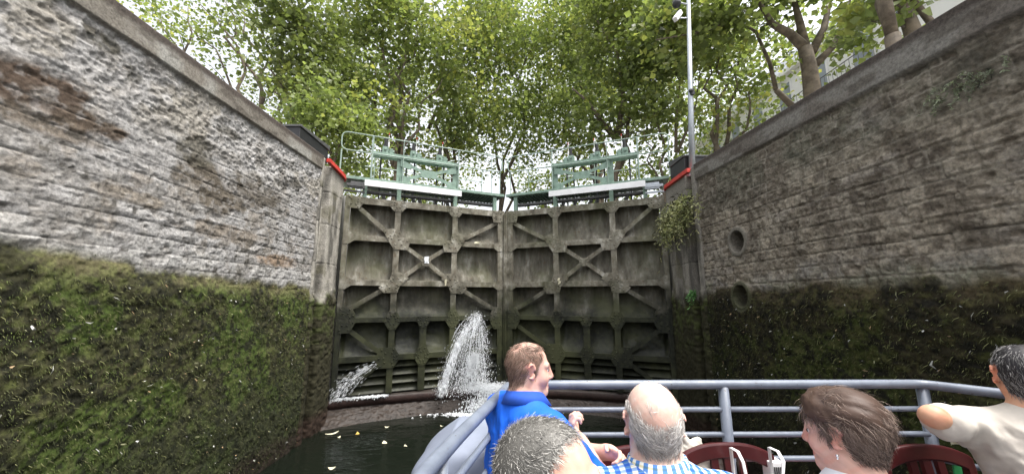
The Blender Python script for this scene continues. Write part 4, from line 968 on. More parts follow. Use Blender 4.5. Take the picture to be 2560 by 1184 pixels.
# ------------------------------------------------------------------ smooth solids from distance fields (bodies, cloth bundles)
class SDF:
    """union of tapered capsules and ellipsoids with soft joints, turned into one closed mesh (surface nets)"""
    def __init__(s): s.p = []
    def cap(s, a, ra, b, rb, k=.02, neg=False): s.p.append(('c', np.array(a, float), ra, np.array(b, float), rb, k, neg)); return s
    def ell(s, c, r, R=None, k=.02, neg=False): s.p.append(('e', np.array(c, float), np.array(r, float), np.eye(3) if R is None else np.array(R, float), None, k, neg)); return s
    def bounds(s):
        lo = []; hi = []
        for p in s.p:
            if p[6]: continue
            if p[0] == 'c':
                lo.append(np.minimum(p[1]-p[2], p[3]-p[4])); hi.append(np.maximum(p[1]+p[2], p[3]+p[4]))
            else:
                e = np.sqrt(((p[3]*p[2][None, :])**2).sum(1)); lo.append(p[1]-e); hi.append(p[1]+e)
        return np.min(lo, 0), np.max(hi, 0)
    def mesh(s, h, grow=0.0):
        lo, hi = s.bounds(); lo = lo-3*h-grow; hi = hi+3*h+grow; n = np.ceil((hi-lo)/h).astype(int)+1
        G = np.full(n, .2, np.float32); ax = [lo[i]+h*np.arange(n[i]) for i in range(3)]
        for p in s.p:
            k = p[5]; m = k+.03+grow
            if p[0] == 'c': l = np.minimum(p[1]-p[2], p[3]-p[4])-m; u = np.maximum(p[1]+p[2], p[3]+p[4])+m
            else: e = np.sqrt(((p[3]*p[2][None, :])**2).sum(1)); l = p[1]-e-m; u = p[1]+e+m
            i0 = np.clip(np.floor((l-lo)/h).astype(int), 0, n); i1 = np.clip(np.ceil((u-lo)/h).astype(int)+1, 0, n)
            if (i1 <= i0).any(): continue
            x, y, z = np.meshgrid(*[ax[i][i0[i]:i1[i]] for i in range(3)], indexing='ij'); Q = np.stack([x, y, z], -1)
            if p[0] == 'c':
                ab = p[3]-p[1]; t = np.clip(((Q-p[1])@ab)/max(ab@ab, 1e-9), 0, 1); d = np.linalg.norm(Q-p[1]-t[..., None]*ab, axis=-1)-(p[2]+(p[4]-p[2])*t)
            else:
                q = (Q-p[1])@p[3]; k0 = np.linalg.norm(q/p[2], axis=-1); k1 = np.linalg.norm(q/p[2]**2, axis=-1)+1e-9; d = k0*(k0-1)/k1
            sl = tuple(slice(i0[i], i1[i]) for i in range(3)); a = G[sl]; d = d.astype(np.float32)
            if p[6]: d = -d; hh = np.maximum(k-np.abs(a-d), 0)/k; G[sl] = np.maximum(a, d)+hh*hh*k*.25
            else: hh = np.maximum(k-np.abs(a-d), 0)/k; G[sl] = np.minimum(a, d)-hh*hh*k*.25
        G = G-grow; ins = G < 0
        c = np.zeros(tuple(n-1), int); off = [(i, j, k) for i in (0, 1) for j in (0, 1) for k in (0, 1)]
        sh = lambda A, o: A[o[0]:o[0]+n[0]-1, o[1]:o[1]+n[1]-1, o[2]:o[2]+n[2]-1]
        for o in off: c += sh(ins, o)
        act = (c > 0) & (c < 8); idx = np.full(tuple(n-1), -1, np.int64); I = np.argwhere(act); idx[act] = np.arange(len(I))
        acc = np.zeros((len(I), 3)); cnt = np.zeros(len(I))
        g = {o: sh(G, o)[act] for o in off}
        for a in off:
            for b in off:
                if sum(abs(a[i]-b[i]) for i in range(3)) == 1 and a < b:
                    x = (g[a] < 0) != (g[b] < 0); t = np.where(x, g[a]/(g[a]-g[b]+1e-12), 0)
                    pt = np.array(a)[None]+t[:, None]*(np.array(b)-np.array(a))[None]; acc += pt*x[:, None]; cnt += x
        V = lo+h*(I+acc/np.maximum(cnt, 1)[:, None]); F = []
        for axn in range(3):
            o1, o2 = [(1, 2), (2, 0), (0, 1)][axn]; s0 = [slice(1, n[i]-1) for i in range(3)]; s0[axn] = slice(0, n[axn]-1); s1 = list(s0); s1[axn] = slice(1, n[axn])
            a = ins[tuple(s0)]; b = ins[tuple(s1)]; E = np.argwhere(a != b); st = a[a != b]
            org = np.array([s0[i].start for i in range(3)]); E = E+org
            def cell(d1, d2):
                q = E.copy(); q[:, o1] -= d1; q[:, o2] -= d2; return idx[q[:, 0], q[:, 1], q[:, 2]]
            q = np.stack([cell(1, 1), cell(0, 1), cell(0, 0), cell(1, 0)], 1); q[~st] = q[~st][:, ::-1]; q = q[(q >= 0).all(1)]; F.append(q)
        return V, np.concatenate(F)
def vnormals(V, F):
    N = np.zeros_like(V); a, b, c, d = (V[F[:, i]] for i in range(4)); fn = np.cross(c-a, d-b)
    for i in range(4): np.add.at(N, F[:, i], fn)
    return N/(np.linalg.norm(N, axis=1)[:, None]+1e-12)

# ------------------------------------------------------------------ the tour boat
DK = 1.15
boat = empty('tour_boat', (1.3, .5, DK)); tag(boat, 'tour boat with grey blue railings, deck under the passengers', 'boat')
def bl(x, y, z): return (x-1.3, y-.5, z-DK)
def bmb(): return MB(bl)
b = bmb(); b.prismz([(-.55, -3.5), (3.15, -3.5), (3.15, 1.2), (2.5, 2.2), (.0, 2.35), (-.55, 1.9)], 1.06, DK); b.build('deck', M['deck'], boat)
b = bmb(); b.prismz([(-.52, -3.5), (3.12, -3.5), (3.12, 1.15), (2.45, 2.1), (.05, 2.25), (-.52, 1.85)], -.35, 1.057); b.build('hull', M['hull'], boat)
rl = empty('railing'); rl.parent = boat
front = [(-.30, -2.5), (-.30, .2), (-.21, 1.03), (-.15, 1.30), (.03, 2.015), (2.233, 1.99), (2.386, 1.80), (2.95, 1.12), (2.95, -2.5)]
def railpath(z, y0=-2.5): return arc_pts([(x, y, z) for x, y in front], .05, 4)
b = bmb(); b.tube(railpath(2.25), .0235, 12); b.build('top_rail', M['rail'], rl, True)
for z in (2.126, 2.003, 1.887, 1.6, 1.38):
    b = bmb(); b.tube(railpath(z), .0135, 10); b.build('middle_rail', M['rail'], rl, True)
for (x, y) in ((1.165, 2.003), (2.233, 1.99), (.03, 2.012), (-.185, 1.15), (-.30, .0), (2.95, 1.12), (2.95, -.4)):
    b = bmb(); b.tube([(x, y, DK), (x, y, 2.24)], .026 if y > 1.5 else .022, 12); b.build('post', M['rail'], rl, True)
b = bmb(); b.box(.86, 2.1, 1.945, 1.983, 1.76, 1.785); b.build('red_shelf', M['redtop'], boat)
lx = at(2395, 1103, 1.93); b = bmb(); b.box(lx.x-.035, lx.x+.035, lx.y, lx.y+.004, lx.z-.012, lx.z+.012); b.build('label_plate', M['yellow'], boat)
lx = at(2392, 1160, 1.95); b = bmb(); b.prismz([(0, 0)]*3, 0, 0) if False else b.box(lx.x-.022, lx.x+.022, lx.y, lx.y+.004, lx.z-.045, lx.z+.045); b.build('green_plate', M['signgreen'], boat)

# tarpaulin bundle lashed outside the left rail
nb_ = 46; V = []; F = []; gid = {}
def sq(p):
    q = np.array(p)/((np.abs(np.array(p))**7).sum()**(1/7)); return q
for ax in range(3):
    for sg in (-1, 1):
        b0 = len(V)
        for j in range(nb_):
            for i in range(nb_):
                p = [0, 0, 0]; p[ax] = sg; p[(ax+1) % 3] = (2*i/(nb_-1)-1); p[(ax+2) % 3] = (2*j/(nb_-1)-1)*sg; V.append(sq(p))
        F += [[b0+j*nb_+i, b0+j*nb_+i+1, b0+(j+1)*nb_+i+1, b0+(j+1)*nb_+i] for j in range(nb_-1) for i in range(nb_-1)]
V = np.array(V); V = V*np.array([.235, .27, .44])+np.array([-.265, 2.13, 1.57])
V[:, 2] -= .75*np.maximum(0, -(V[:, 0]+.27))*sst(V[:, 2], 1.3, 1.9)+.10*np.maximum(0, 2.02-V[:, 1])
fo = (fbm(V[:, 0]+V[:, 2]*.6, V[:, 1]+V[:, 2]*.8, .16, 3, 3)-.5)*.028+(ridged(V[:, 0]-V[:, 2]*.5, V[:, 1]*.6+V[:, 2]*.2, .20, 2, 4)-.5)*.030*sst(V[:, 2], 2.0, 1.8)
V = V+sst(V[:, 2], 1.1, 1.3)[:, None]*fo[:, None]*np.array([1, -1, .5]); V = np.round(V, 5)
u_, inv = np.unique(V, axis=0, return_inverse=True); V = u_; F = inv.ravel()[np.array(F)]
o = mesh_obj('tarpaulin_bundle', V, F, M['tarp'], None, True); tag(o, 'grey blue tarpaulin bundle outside the rail at the left', 'tarpaulin')

# chairs
def make_chair():
    root = empty('plastic_chair'); m = M['chair']
    b = MB(); n = 9; vs = []
    for z, in ((.44,), (.415,)):
        vs += [(x, y, z-.012*math.cos(math.pi*x/.44)*(1 if y < .15 else .3)) for y in (-.20, -.05, .1, .21) for x in np.linspace(-.21, .21, n)]
    q = 4*n; fs = [[j*n+i, j*n+i+1, (j+1)*n+i+1, (j+1)*n+i] for j in range(3) for i in range(n-1)]; fs += [[q+a for a in f[::-1]] for f in fs]
    rim = [i for i in range(n)]+[j*n+n-1 for j in range(1, 4)]+[3*n+i for i in range(n-2, -1, -1)]+[j*n for j in (2, 1)]
    fs += [[rim[k], q+rim[k], q+rim[(k+1) % len(rim)], rim[(k+1) % len(rim)]] for k in range(len(rim))]; b.add(vs, fs); b.build('seat', m, root, bevel=.006)
    # arched back frame with one wide opening each side of a slotted splat
    b = MB(); xs = np.linspace(-.225, .225, 21)
    def tz(x): return .85-.05*(abs(x)/.225)**2.6
    def yb(z): return -.205-.06*(z-.44)/.4
    def strip(top, bot, th=.028):
        m_ = len(top); vs = [(x, yb(z)+th/2-.02*(1-(x/.225)**2)*0, z) for x, z in top]+[(x, yb(z)+th/2, z) for x, z in bot]+[(x, yb(z)-th/2, z) for x, z in top]+[(x, yb(z)-th/2, z) for x, z in bot]
        fs = []
        for i in range(m_-1):
            a = [i, i+1, m_+i+1, m_+i]; fs += [a, [2*m_+x for x in a][::-1], [i, 2*m_+i, 2*m_+i+1, i+1], [m_+i, m_+i+1, 3*m_+i+1, 3*m_+i]]
        fs += [[0, m_, 3*m_, 2*m_], [m_-1, 3*m_-1, 4*m_-1, 2*m_-1]]; b.add(vs, fs)
    strip([(x, tz(x)) for x in xs], [(x, tz(x)-.066-.012*(abs(x)/.225)**2) for x in xs])
    b.build('top_rail', m, root, bevel=.008)
    for s in (-1, 1):
        b = MB(); zs = np.linspace(.40, .795, 8); strip([(s*(.19 if s > 0 else .225), z) for z in zs] if s > 0 else [(-.225, z) for z in zs], [(.225, z) for z in zs] if s > 0 else [(-.19, z) for z in zs]); b.build('back_post', m, root)
    for x0, x1 in ((-.085, -.050), (-.020, .020), (.050, .085)):
        b = MB(); zs = np.linspace(.43, .79, 6); strip([(x0, z) for z in zs], [(x1, z) for z in zs], .02); b.build('slat', m, root)
    b = MB(); strip([(x, .50) for x in xs], [(x, .45) for x in xs], .024); b.build('lower_rail', m, root)
    for sx in (-1, 1):
        for y0, y1 in ((.19, .23), (-.19, -.25)):
            b = MB(); b.add([(sx*.215+dx*.02, y0+dy*.02, .43) for dx, dy in ((-1, -1), (1, -1), (1, 1), (-1, 1))]+[(sx*.235+dx*.014, y1+dy*.014, .0) for dx, dy in ((-1, -1), (1, -1), (1, 1), (-1, 1))],
                            [[0, 1, 2, 3], [7, 6, 5, 4], [0, 4, 5, 1], [1, 5, 6, 2], [2, 6, 7, 3], [3, 7, 4, 0]]); b.build('leg', m, root)
    return root
ch0 = make_chair(); CG = 'burgundy plastic chairs on the boat deck'
spots = [((.665, 1.62), 180, 'empty burgundy chair with navy cloth, beside the bald man', 1), ((1.09, 1.64), 180, 'empty burgundy chair with white bag straps over its back', 1),
         ((2.03, 1.60), 180, 'burgundy chair between the short haired woman and the man in beige', 1), ((.06, 1.56), -62, 'burgundy chair under the man in the blue polo shirt', 1),
         ((.43, .93), 0, 'burgundy chair under the bald man in the checked shirt', 1), ((1.0, .93), -12, 'burgundy chair under the woman in the white shirt', 1),
         ((2.12, 1.28), -35, 'burgundy chair under the man in the beige T-shirt', 1), ((.04, .50), -95, 'burgundy chair under the grey haired man in front', 1)]
for i, (p, rz, lab, _) in enumerate(spots):
    o = ch0 if i == 0 else copy_tree(ch0)
    o.location = (p[0], p[1], DK); o.rotation_euler = (0, 0, R_(rz)); tag(o, lab, 'chair', CG)
# things on and behind the empty chairs
root = empty('tote_bag', (1.09, 1.80, 1.62)); tag(root, 'white tote bag hung by two straps over the middle chair', 'bag')
S_ = SDF(); S_.cap((-.12, 0, -.02), .05, (.12, 0, -.02), .05, .03); S_.cap((-.13, 0, -.26), .06, (.13, 0, -.26), .06, .03); S_.ell((0, 0, -.14), (.19, .055, .17), k=.03); V, F = S_.mesh(.012)
mesh_obj('bag_body', V+vnormals(V, F)*((fbm(V[:, 0], V[:, 2], .09, 3, 3)-.5)*.03)[:, None], F, M['cream'], root, True)
def band(path, w, t, wdir):
    vs = []; wd = Vector(wdir)*w/2
    for p in path: vs += [Vector(p)-wd, Vector(p)+wd]
    return vs, [[2*i, 2*i+1, 2*i+3, 2*i+2] for i in range(len(path)-1)]
for xa, xb in ((-.02, .02), (.165, .075)):
    b = MB(); path = [(xb, -.045, .0), (xa*.5+xb*.5, -.07, .17), (xa, -.062, .36), (xa, -.03, .392), (xa+.005, .035, .385), (xa+.02, .055, .25), (xb, .05, .02)]
    vs, fs = band(path, .014, 0, (1, 0, .15)); b.add(vs, fs); o = b.build('strap', M['white'], root, True); q = o.modifiers.new('thick', 'SOLIDIFY'); q.thickness = .004
S_ = SDF(); c = at(1735, 1140, 1.95)
S_.ell((c.x, c.y-.02, c.z-.01), (.085, .035, .08), k=.03).cap((c.x-.08, c.y, c.z+.035), .022, (c.x+.02, c.y-.01, c.z+.075), .020, .02).cap((c.x-.05, c.y, c.z-.10), .03, (c.x+.14, c.y, c.z-.05), .024, .02).cap((c.x+.03, c.y-.02, c.z+.02), .016, (c.x+.15, c.y-.02, c.z+.025), .012, .015)
S_.cap((c.x+.06, c.y-.03, c.z-.06), .012, (c.x+.13, c.y-.02, c.z+.0), .010, .01).cap((c.x-.03, c.y-.02, c.z+.07), .016, (c.x-.07, c.y, c.z+.115), .014, .015)
V, F = S_.mesh(.008); o = mesh_obj('life_vest', V+vnormals(V, F)*((ridged(V[:, 0]+V[:, 2], V[:, 2], .05, 3, 8)-.5)*.02)[:, None], F, M['cream'], None, True); tag(o, 'cream life vest hung on the front rail beside the bald man', 'life vest')
S_ = SDF(); c = at(1555, 1180, 1.78); S_.ell((c.x, c.y, c.z-.07), (.075, .03, .10), k=.02).cap((c.x-.05, c.y, c.z-.02), .025, (c.x+.05, c.y, c.z+.0), .022, .03)
V, F = S_.mesh(.008); o = mesh_obj('folded_cloth', V+vnormals(V, F)*((fbm(V[:, 0], V[:, 2], .05, 3, 8)-.5)*.02)[:, None], F, M['navy'], None, True); tag(o, 'navy cloth draped over the chair beside the bald man', 'cloth')
c = at(1942, 1154, 1.86); root = empty('heater_box', (c.x, c.y, DK)); tag(root, 'white slatted box standing between the middle chair and the woman', 'box'); zt = c.z-DK
b = MB(); b.box(-.034, .034, .0, .06, 0, zt); b.build('casing', M['white'], root, bevel=.004)
for k in range(6):
    b = MB(); b.box(-.028+k*.0098, -.024+k*.0098, -.006, -.001, .05, zt-.02); b.build('slat', M['darksteel'], root)
# ------------------------------------------------------------------ people
def skin_mat():
    m, nt, b = base_mat('skin', .52, .35)
    a = nt.nodes.new('ShaderNodeAttribute'); a.attribute_name = 'Col'; nt.links.new(a.outputs['Color'], b.inputs['Base Color'])
    b.inputs['Subsurface Weight'].default_value = .12; b.inputs['Subsurface Radius'].default_value = (.02, .008, .005); b.inputs['Subsurface Scale'].default_value = .5
    n = noise_node(nt, 260, 3); bump(nt, b, n.outputs[0], .12, .002); return m
M['skin'] = skin_mat()
M['eye'] = mat('eye_white', (.75, .72, .70), .15, .05, 20); M['iris'] = mat('iris_brown', (.03, .02, .015), .1, .2, 20)
M['blueshirt'] = mat('royal_blue_jersey', (.0, .11, .66), .75, .12, 40, bmp=.04)
M['bluecollar'] = mat('blue_polo_collar', (.01, .07, .40), .8, .12, 40); M['blackband'] = mat('black_collar_band', (.012, .012, .015), .8, .2, 30)
M['beige'] = mat('beige_jersey', (.50, .455, .40), .85, .1, 30, bmp=.05); M['whiteshirt'] = mat('white_cotton', (.74, .76, .80), .8, .05, 20, bmp=.05)
M['trousers'] = mat('dark_trousers', (.03, .035, .05), .85, .3, 30); M['shoe'] = mat('dark_shoe', (.03, .025, .02), .6, .3, 20)
M['darktee'] = mat('dark_tee', (.035, .04, .06), .85, .2, 30); M['silver'] = mat('silver_earring', (.8, .8, .8), .2, .1, 10, metal=1)
def plaid():
    m, nt, b = base_mat('checked_cotton', .85, .2)
    at_ = nt.nodes.new('ShaderNodeAttribute'); at_.attribute_name = 'Col'; sp = nt.nodes.new('ShaderNodeSeparateColor'); nt.links.new(at_.outputs['Color'], sp.inputs[0])
    def stripes(src, freq, lo, hi, ph=0.):
        a = nt.nodes.new('ShaderNodeMath'); a.operation = 'MULTIPLY_ADD'; a.inputs[1].default_value = freq; a.inputs[2].default_value = ph; nt.links.new(src, a.inputs[0])
        f = nt.nodes.new('ShaderNodeMath'); f.operation = 'FRACT'; nt.links.new(a.outputs[0], f.inputs[0])
        return ramp(nt, f.outputs[0], [(0, lo), (.40, lo), (.46, hi), (.92, hi), (.98, lo)])
    A = stripes(sp.outputs[0], 40, (.80, .80, .78), (.10, .25, .62)); B_ = stripes(sp.outputs[1], 40, (.82, .82, .78), (.16, .32, .68), .2)
    L1 = stripes(sp.outputs[0], 48, (1, 1, 1), (1, 1, 1), .3); 
    mx = nt.nodes.new('ShaderNodeMix'); mx.data_type = 'RGBA'; mx.blend_type = 'MULTIPLY'; mx.inputs[0].default_value = .85
    nt.links.new(A.outputs[0], mx.inputs[6]); nt.links.new(B_.outputs[0], mx.inputs[7])
    f = nt.nodes.new('ShaderNodeMath'); f.operation = 'MULTIPLY_ADD'; f.inputs[1].default_value = 40; f.inputs[2].default_value = .45; nt.links.new(sp.outputs[1], f.inputs[0])
    g = nt.nodes.new('ShaderNodeMath'); g.operation = 'FRACT'; nt.links.new(f.outputs[0], g.inputs[0])
    yl = ramp(nt, g.outputs[0], [(0, (1, 1, 1)), (.44, (1, 1, 1)), (.46, (.80, .72, .42)), (.54, (.80, .72, .42)), (.56, (1, 1, 1))])
    m2 = nt.nodes.new('ShaderNodeMix'); m2.data_type = 'RGBA'; m2.blend_type = 'MULTIPLY'; m2.inputs[0].default_value = .8
    nt.links.new(mx.outputs[2], m2.inputs[6]); nt.links.new(yl.outputs[0], m2.inputs[7]); nt.links.new(m2.outputs[2], b.inputs['Base Color']); return m
M['plaid'] = plaid()

def frame(az, pitch=0, roll=0):
    f = np.array([math.sin(az)*math.cos(pitch), math.cos(az)*math.cos(pitch), math.sin(pitch)]); r = np.array([math.cos(az), -math.sin(az), 0]); u = np.cross(r, f)
    r2 = r*math.cos(roll)+u*math.sin(roll); return np.stack([r2, f, np.cross(r2, f)], 1)          # columns right, forward, up
def rotx(R, ax, a):
    c, s = math.cos(a), math.sin(a); A = {0: [[1, 0, 0], [0, c, -s], [0, s, c]], 1: [[c, 0, s], [0, 1, 0], [-s, 0, c]], 2: [[c, -s, 0], [s, c, 0], [0, 0, 1]]}[ax]
    return R@np.array(A)
def add_head(S, H, R, sc=1.0, chin=0., fem=False):
    L = lambda x, y, z: H+R@(np.array([x, y, z])*sc)
    e = lambda c, r, k=.02, Rm=None, neg=False: S.ell(L(*c), np.array(r)*sc, R if Rm is None else Rm, k*sc, neg)
    c = lambda a, ra, b, rb, k=.012, neg=False: S.cap(L(*a), ra*sc, L(*b), rb*sc, k*sc, neg)
    e((0, -.018, .038), (.077, .098, .086), .02); e((0, -.045, .005), (.068, .066, .075), .03); e((0, .028, -.025), (.062, .062, .084), .03)
    c((-.045, .0, -.062), .026, (-.018, .062, -.098), .021, .03); c((.045, .0, -.062), .026, (.018, .062, -.098), .021, .03); c((-.014, .068, -.10), .019, (.014, .068, -.10), .019, .025)
    for s in (-1, 1):
        e((s*.040, .055, -.035), (.026, .030, .030), .025)                                                      # cheeks
        c((s*.016, .083, .022), .011, (s*.048, .068, .024), .010, .016)                                         # brow
        e((s*.032, .104, .001), (.017, .022, .013), .014, neg=True)                                             # eye socket
    c((0, .088, .018), .010, (0, .108, -.028), .0125, .014); e((0, .106, -.033), (.013, .013, .011), .008); e((.012, .097, -.037), (.009, .011, .008), .007); e((-.012, .097, -.037), (.009, .011, .008), .007)
    c((-.018, .086, -.066), .0065, (.018, .086, -.066), .0065, .008); c((0, .091, -.0645), .007, (0, .091, -.0655), .007, .010); c((-.014, .087, -.0775), .0075, (.014, .087, -.0775), .0075, .008)
    S.cap(L(-.026, .0945, -.0715), .0025*sc, L(.026, .0945, -.0715), .0025*sc, .004*sc, True)                     # mouth line
    for s in (-1, 1):                                                                                             # ears: rim, bowl, lobe
        Re = rotx(rotx(R, 2, -s*.42), 1, s*.16)
        q = [(math.cos(t)*.019-.010, math.sin(t)*.031+.002) for t in np.linspace(-1.9, 2.6, 9)]; base = np.array([s*.079, -.004, .0])
        pt = [base+np.array([s*(.004+.010*max(0, -y/.03)), y*-1*-1, z]) for y, z in q]
        for a, b in zip(pt, pt[1:]): c(tuple(a), .0052, tuple(b), .0052, .004)
        S.ell(L(*(base+np.array([0, -.006, .0]))), np.array([.005, .018, .028])*sc, Re, .006*sc); e((s*.081, -.004, -.030), (.006, .008, .009), .006)
        e((s*.084, .004, -.002), (.005, .008, .011), .004, neg=True)
def add_hand(S, w, d, n, side, curl=.5, sc=1.0, spread=.1):
    """w wrist, d direction of the palm, n palm-side normal; fingers bend towards n"""
    d = np.array(d, float)/np.linalg.norm(d); n = np.array(n, float); n -= d*(n@d); n /= np.linalg.norm(n); l = np.cross(d, n)*side; w = np.array(w, float)
    Rm = np.stack([l, d, n], 1); S.ell(w+d*.048*sc, np.array([.038, .052, .0155])*sc, Rm, .012); S.cap(w-d*.02, .026*sc, w+d*.02*sc, .027*sc, .015)
    for i, (o, ln) in enumerate(((.029, .070), (.010, .080), (-.010, .075), (-.028, .058))):
        p = w+d*.090*sc+l*o*sc; a = curl*(.75+.12*i); dd = d+l*o*spread*6; dd /= np.linalg.norm(dd); ang = 0
        for j, (fr, r) in enumerate(((.45, .0092), (.31, .0084), (.24, .0074))):
            ang += a*(1.0 if j == 0 else 1.15); v = dd*math.cos(ang)+n*math.sin(ang); q = p+v*ln*fr*sc; S.cap(p, r*sc, q, r*.93*sc, .0035); p = q
    p = w+d*.022*sc+l*.030*sc+n*.004; v = d*.62+l*.70+n*.30; v /= np.linalg.norm(v); q = p+v*.042*sc; S.cap(p, .0125*sc, q, .0105*sc, .01)
    v2 = d*.85+l*.15+n*.55; v2 /= np.linalg.norm(v2); S.cap(q, .0102*sc, q+v2*.032*sc, .0085*sc, .004)
HB = [0, 30, 50, 66, 74, 84, 88, 102, 108, 120, 140, 180]
HZL = [.083, .077, .058, .038, -.028, -.026, .036, .036, -.02, -.062, -.080, -.086]
def person(label, H, haz, hpitch, baz, lean, hair, skin, top, bottom, arms, voxel=.0055, hroll=0, sc=1.0, shape=1.0, neck=(.052, .058), side=0., collar=None, sleeve=.62, shorts=False, legs=None, headsc=1.0, drop=.142, folds=.022):
    H = np.array(H, float); R = frame(R_(haz), R_(hpitch), R_(hroll)); B = frame(R_(baz)); rt, fw, up = B[:, 0], B[:, 1], B[:, 2]
    root = empty('person', (H[0], H[1], DK)); tag(root, label, 'person', 'passengers sitting on the boat deck'); O = np.array([H[0], H[1], DK])
    S = SDF(); add_head(S, H, R, headsc)
    nb = H-up*drop+fw*(-.035)+rt*side; nt_ = H+R@np.array([0, -.030, -.060])
    S.cap(nb-up*.03, neck[1], nt_, neck[0], .03)
    sh = nb-up*.075; pel = np.array([nb[0], nb[1], DK+.545])-fw*lean
    T = []                                                     # torso prims, shared with the shirt
    w = .165*shape
    T.append(('c', sh-rt*w*1.02, .056, sh+rt*w*1.02, .056, .05)); T.append(('c', nb-up*.012, .060, sh-rt*w*.85+up*.0, .050, .05)); T.append(('c', nb-up*.012, .060, sh+rt*w*.85, .050, .05))
    mid = sh*.55+pel*.45; ch = sh*.80+pel*.20
    T.append(('e', ch, (.168*shape, .112*shape, .17), B, .06)); T.append(('e', mid-up*.03, (.150*shape, .118*shape, .17), B, .06)); T.append(('e', pel+up*.03, (.172*shape, .125*shape, .13), B, .06))
    def put(SS, prims):
        for p in prims:
            if p[0] == 'c': SS.cap(p[1], p[2], p[3], p[4], p[5])
            else: SS.ell(p[1], p[2], p[3], p[4])
    put(S, T)
    SH = SDF(); put(SH, T); sl = []
    for s, (elb, wr, hd, pn, curl) in zip((-1, 1), arms):
        a = sh+rt*s*w*1.04; elb = np.array(elb, float); wr = np.array(wr, float)
        S.cap(a, .050, elb, .041, .03); S.cap(elb, .041, elb*.6+wr*.4, .040, .02); S.cap(elb*.6+wr*.4, .040, wr, .0275, .02); add_hand(S, wr, hd, pn, s, curl)
        SH.cap(a, .060, a*(1-sleeve)+elb*sleeve, .056, .045)
    TR = SDF(); kn = []
    for s in (-1, 1):
        hip = pel+rt*s*.092-up*.02
        k = hip+fw*.41+rt*s*.05+up*.01 if legs is None else np.array(legs[(s+1)//2][0]); an = np.array([k[0], k[1], DK+.085])-fw*.03 if legs is None else np.array(legs[(s+1)//2][1])
        for SS, g in ((S, 0), (TR, .012)):
            SS.cap(hip, .085+g, k, .058+g, .05); 
            if SS is S or not shorts: SS.cap(k, .056+g, k*.6+an*.4, .054+g, .03); SS.cap(k*.6+an*.4, .054+g, an, .038+g, .03)
        S.cap(an-up*.03-fw*.03, .036, an-up*.045+fw*.14, .030, .03); kn.append(an)
    if shorts:
        TR = SDF()
        for s in (-1, 1):
            hip = pel+rt*s*.092-up*.02; k = hip+fw*.41+rt*s*.05+up*.01 if legs is None else np.array(legs[(s+1)//2][0]); TR.cap(hip, .10, hip*.25+k*.75, .086, .05)
    TR.ell(pel+up*.0, (.182*shape, .132*shape, .12), B, .05)
    V, F = S.mesh(voxel); N = vnormals(V, F); Lc = ((V-H)@R)/headsc
    hm = hair['mask'](Lc) if hair else np.zeros(len(V)); near = (np.linalg.norm(Lc, axis=1) < .155) & (Lc[:, 2] > -.10); hm = hm*near
    ear = (np.abs(Lc[:, 0]) > .0775) & (np.abs(Lc[:, 1]+.006) < .036) & (np.abs(Lc[:, 2]) < .043); hm = hm*(~ear)
    c = np.array(skin)*(.82+.36*fbm(V[:, 0]*1.1+V[:, 2], V[:, 1]-V[:, 2], .022, 4, 4))[:, None]*(1-np.array([.0, .12, .14])*sst(fbm(V[:, 0]-V[:, 2], V[:, 1]*1.2+V[:, 2], .035, 3, 9), .45, .75)[:, None])
    red = np.exp(-((np.abs(Lc[:, 0])-.042)**2/.0006+(Lc[:, 1]-.075)**2/.0016+(Lc[:, 2]+.03)**2/.0008))+.8*ear+np.exp(-(Lc[:, 0]**2/.0002+(Lc[:, 1]-.11)**2/.0004+(Lc[:, 2]+.03)**2/.0005))
    c = c*(1-np.clip(red, 0, 1)[:, None]*np.array([.0, .22, .22])); lip = np.exp(-((Lc[:, 2]+.0715)/.010)**4)*(np.abs(Lc[:, 0]) < .024)*(Lc[:, 1] > .080); c = c*(1-lip[:, None]*np.array([.15, .45, .40]))
    brow = (np.abs(Lc[:, 2]-.026-.10*(.03-np.abs(np.abs(Lc[:, 0])-.03))*.3) < .005)*(np.abs(np.abs(Lc[:, 0])-.032) < .019)*(Lc[:, 1] > .05)
    if hair:
        c = c*(1-brow[:, None]*.5)+np.array(hair['base'])*brow[:, None]*.5
        sc_ = (hm*hair.get('scalp', .85))[:, None]; c = c*(1-sc_)+np.array(hair['base'])*.8*sc_
    mesh_obj('body', V-O, F, M['skin'], root, True, c)
    # eyes
    for s in (-1, 1):
        b = MB(); bi = MB()
        e0 = H+R@(np.array([s*.031, .0725, .001])*headsc)-O; b.ball(tuple(e0), .0108, 12, 8); i0 = e0+R[:, 1]*.0085; bi.ball(tuple(i0), .0062, 10, 6)
        ey = b.build('eye', M['eye'], root, True); bi.build('iris', M['iris'], ey, True)
    # clothes
    SH.cap(nb-up*.02, .064, nt_+up*.05, .068, .012, True); SH.ell(pel-up*.10, (.3, .3, .10), None, .02, True)
    V2, F2 = SH.mesh(.008, .008); N2 = vnormals(V2, F2); q = (V2-nb)@B
    fold = (ridged(q[:, 0]*.9+q[:, 2]*.35+q[:, 1]*.3, q[:, 2]*.45-q[:, 0]*.3, .085, 3, int(abs(H[0])*50))-.55)*folds+(fbm(q[:, 0]+q[:, 1], q[:, 2], .12, 3, 7)-.5)*.018
    V2 = V2+N2*(fold+.006)[:, None]*sst(q[:, 2], .02, -.06)[:, None]
    u_ = np.arctan2(q[:, 0], q[:, 1])*.14*(np.abs(q[:, 0]) < .17)+q[:, 0]*(np.abs(q[:, 0]) >= .17)
    u_ = q[:, 0]*.9; vv = q[:, 2]+q[:, 1]
    sh_o = mesh_obj('shirt', V2-O, F2, top, root, True, np.stack([u_+.5, vv+1.2, q[:, 1]], 1))
    V3, F3 = TR.mesh(.010, .0); mesh_obj('trousers', V3-O, F3, bottom, root, True)
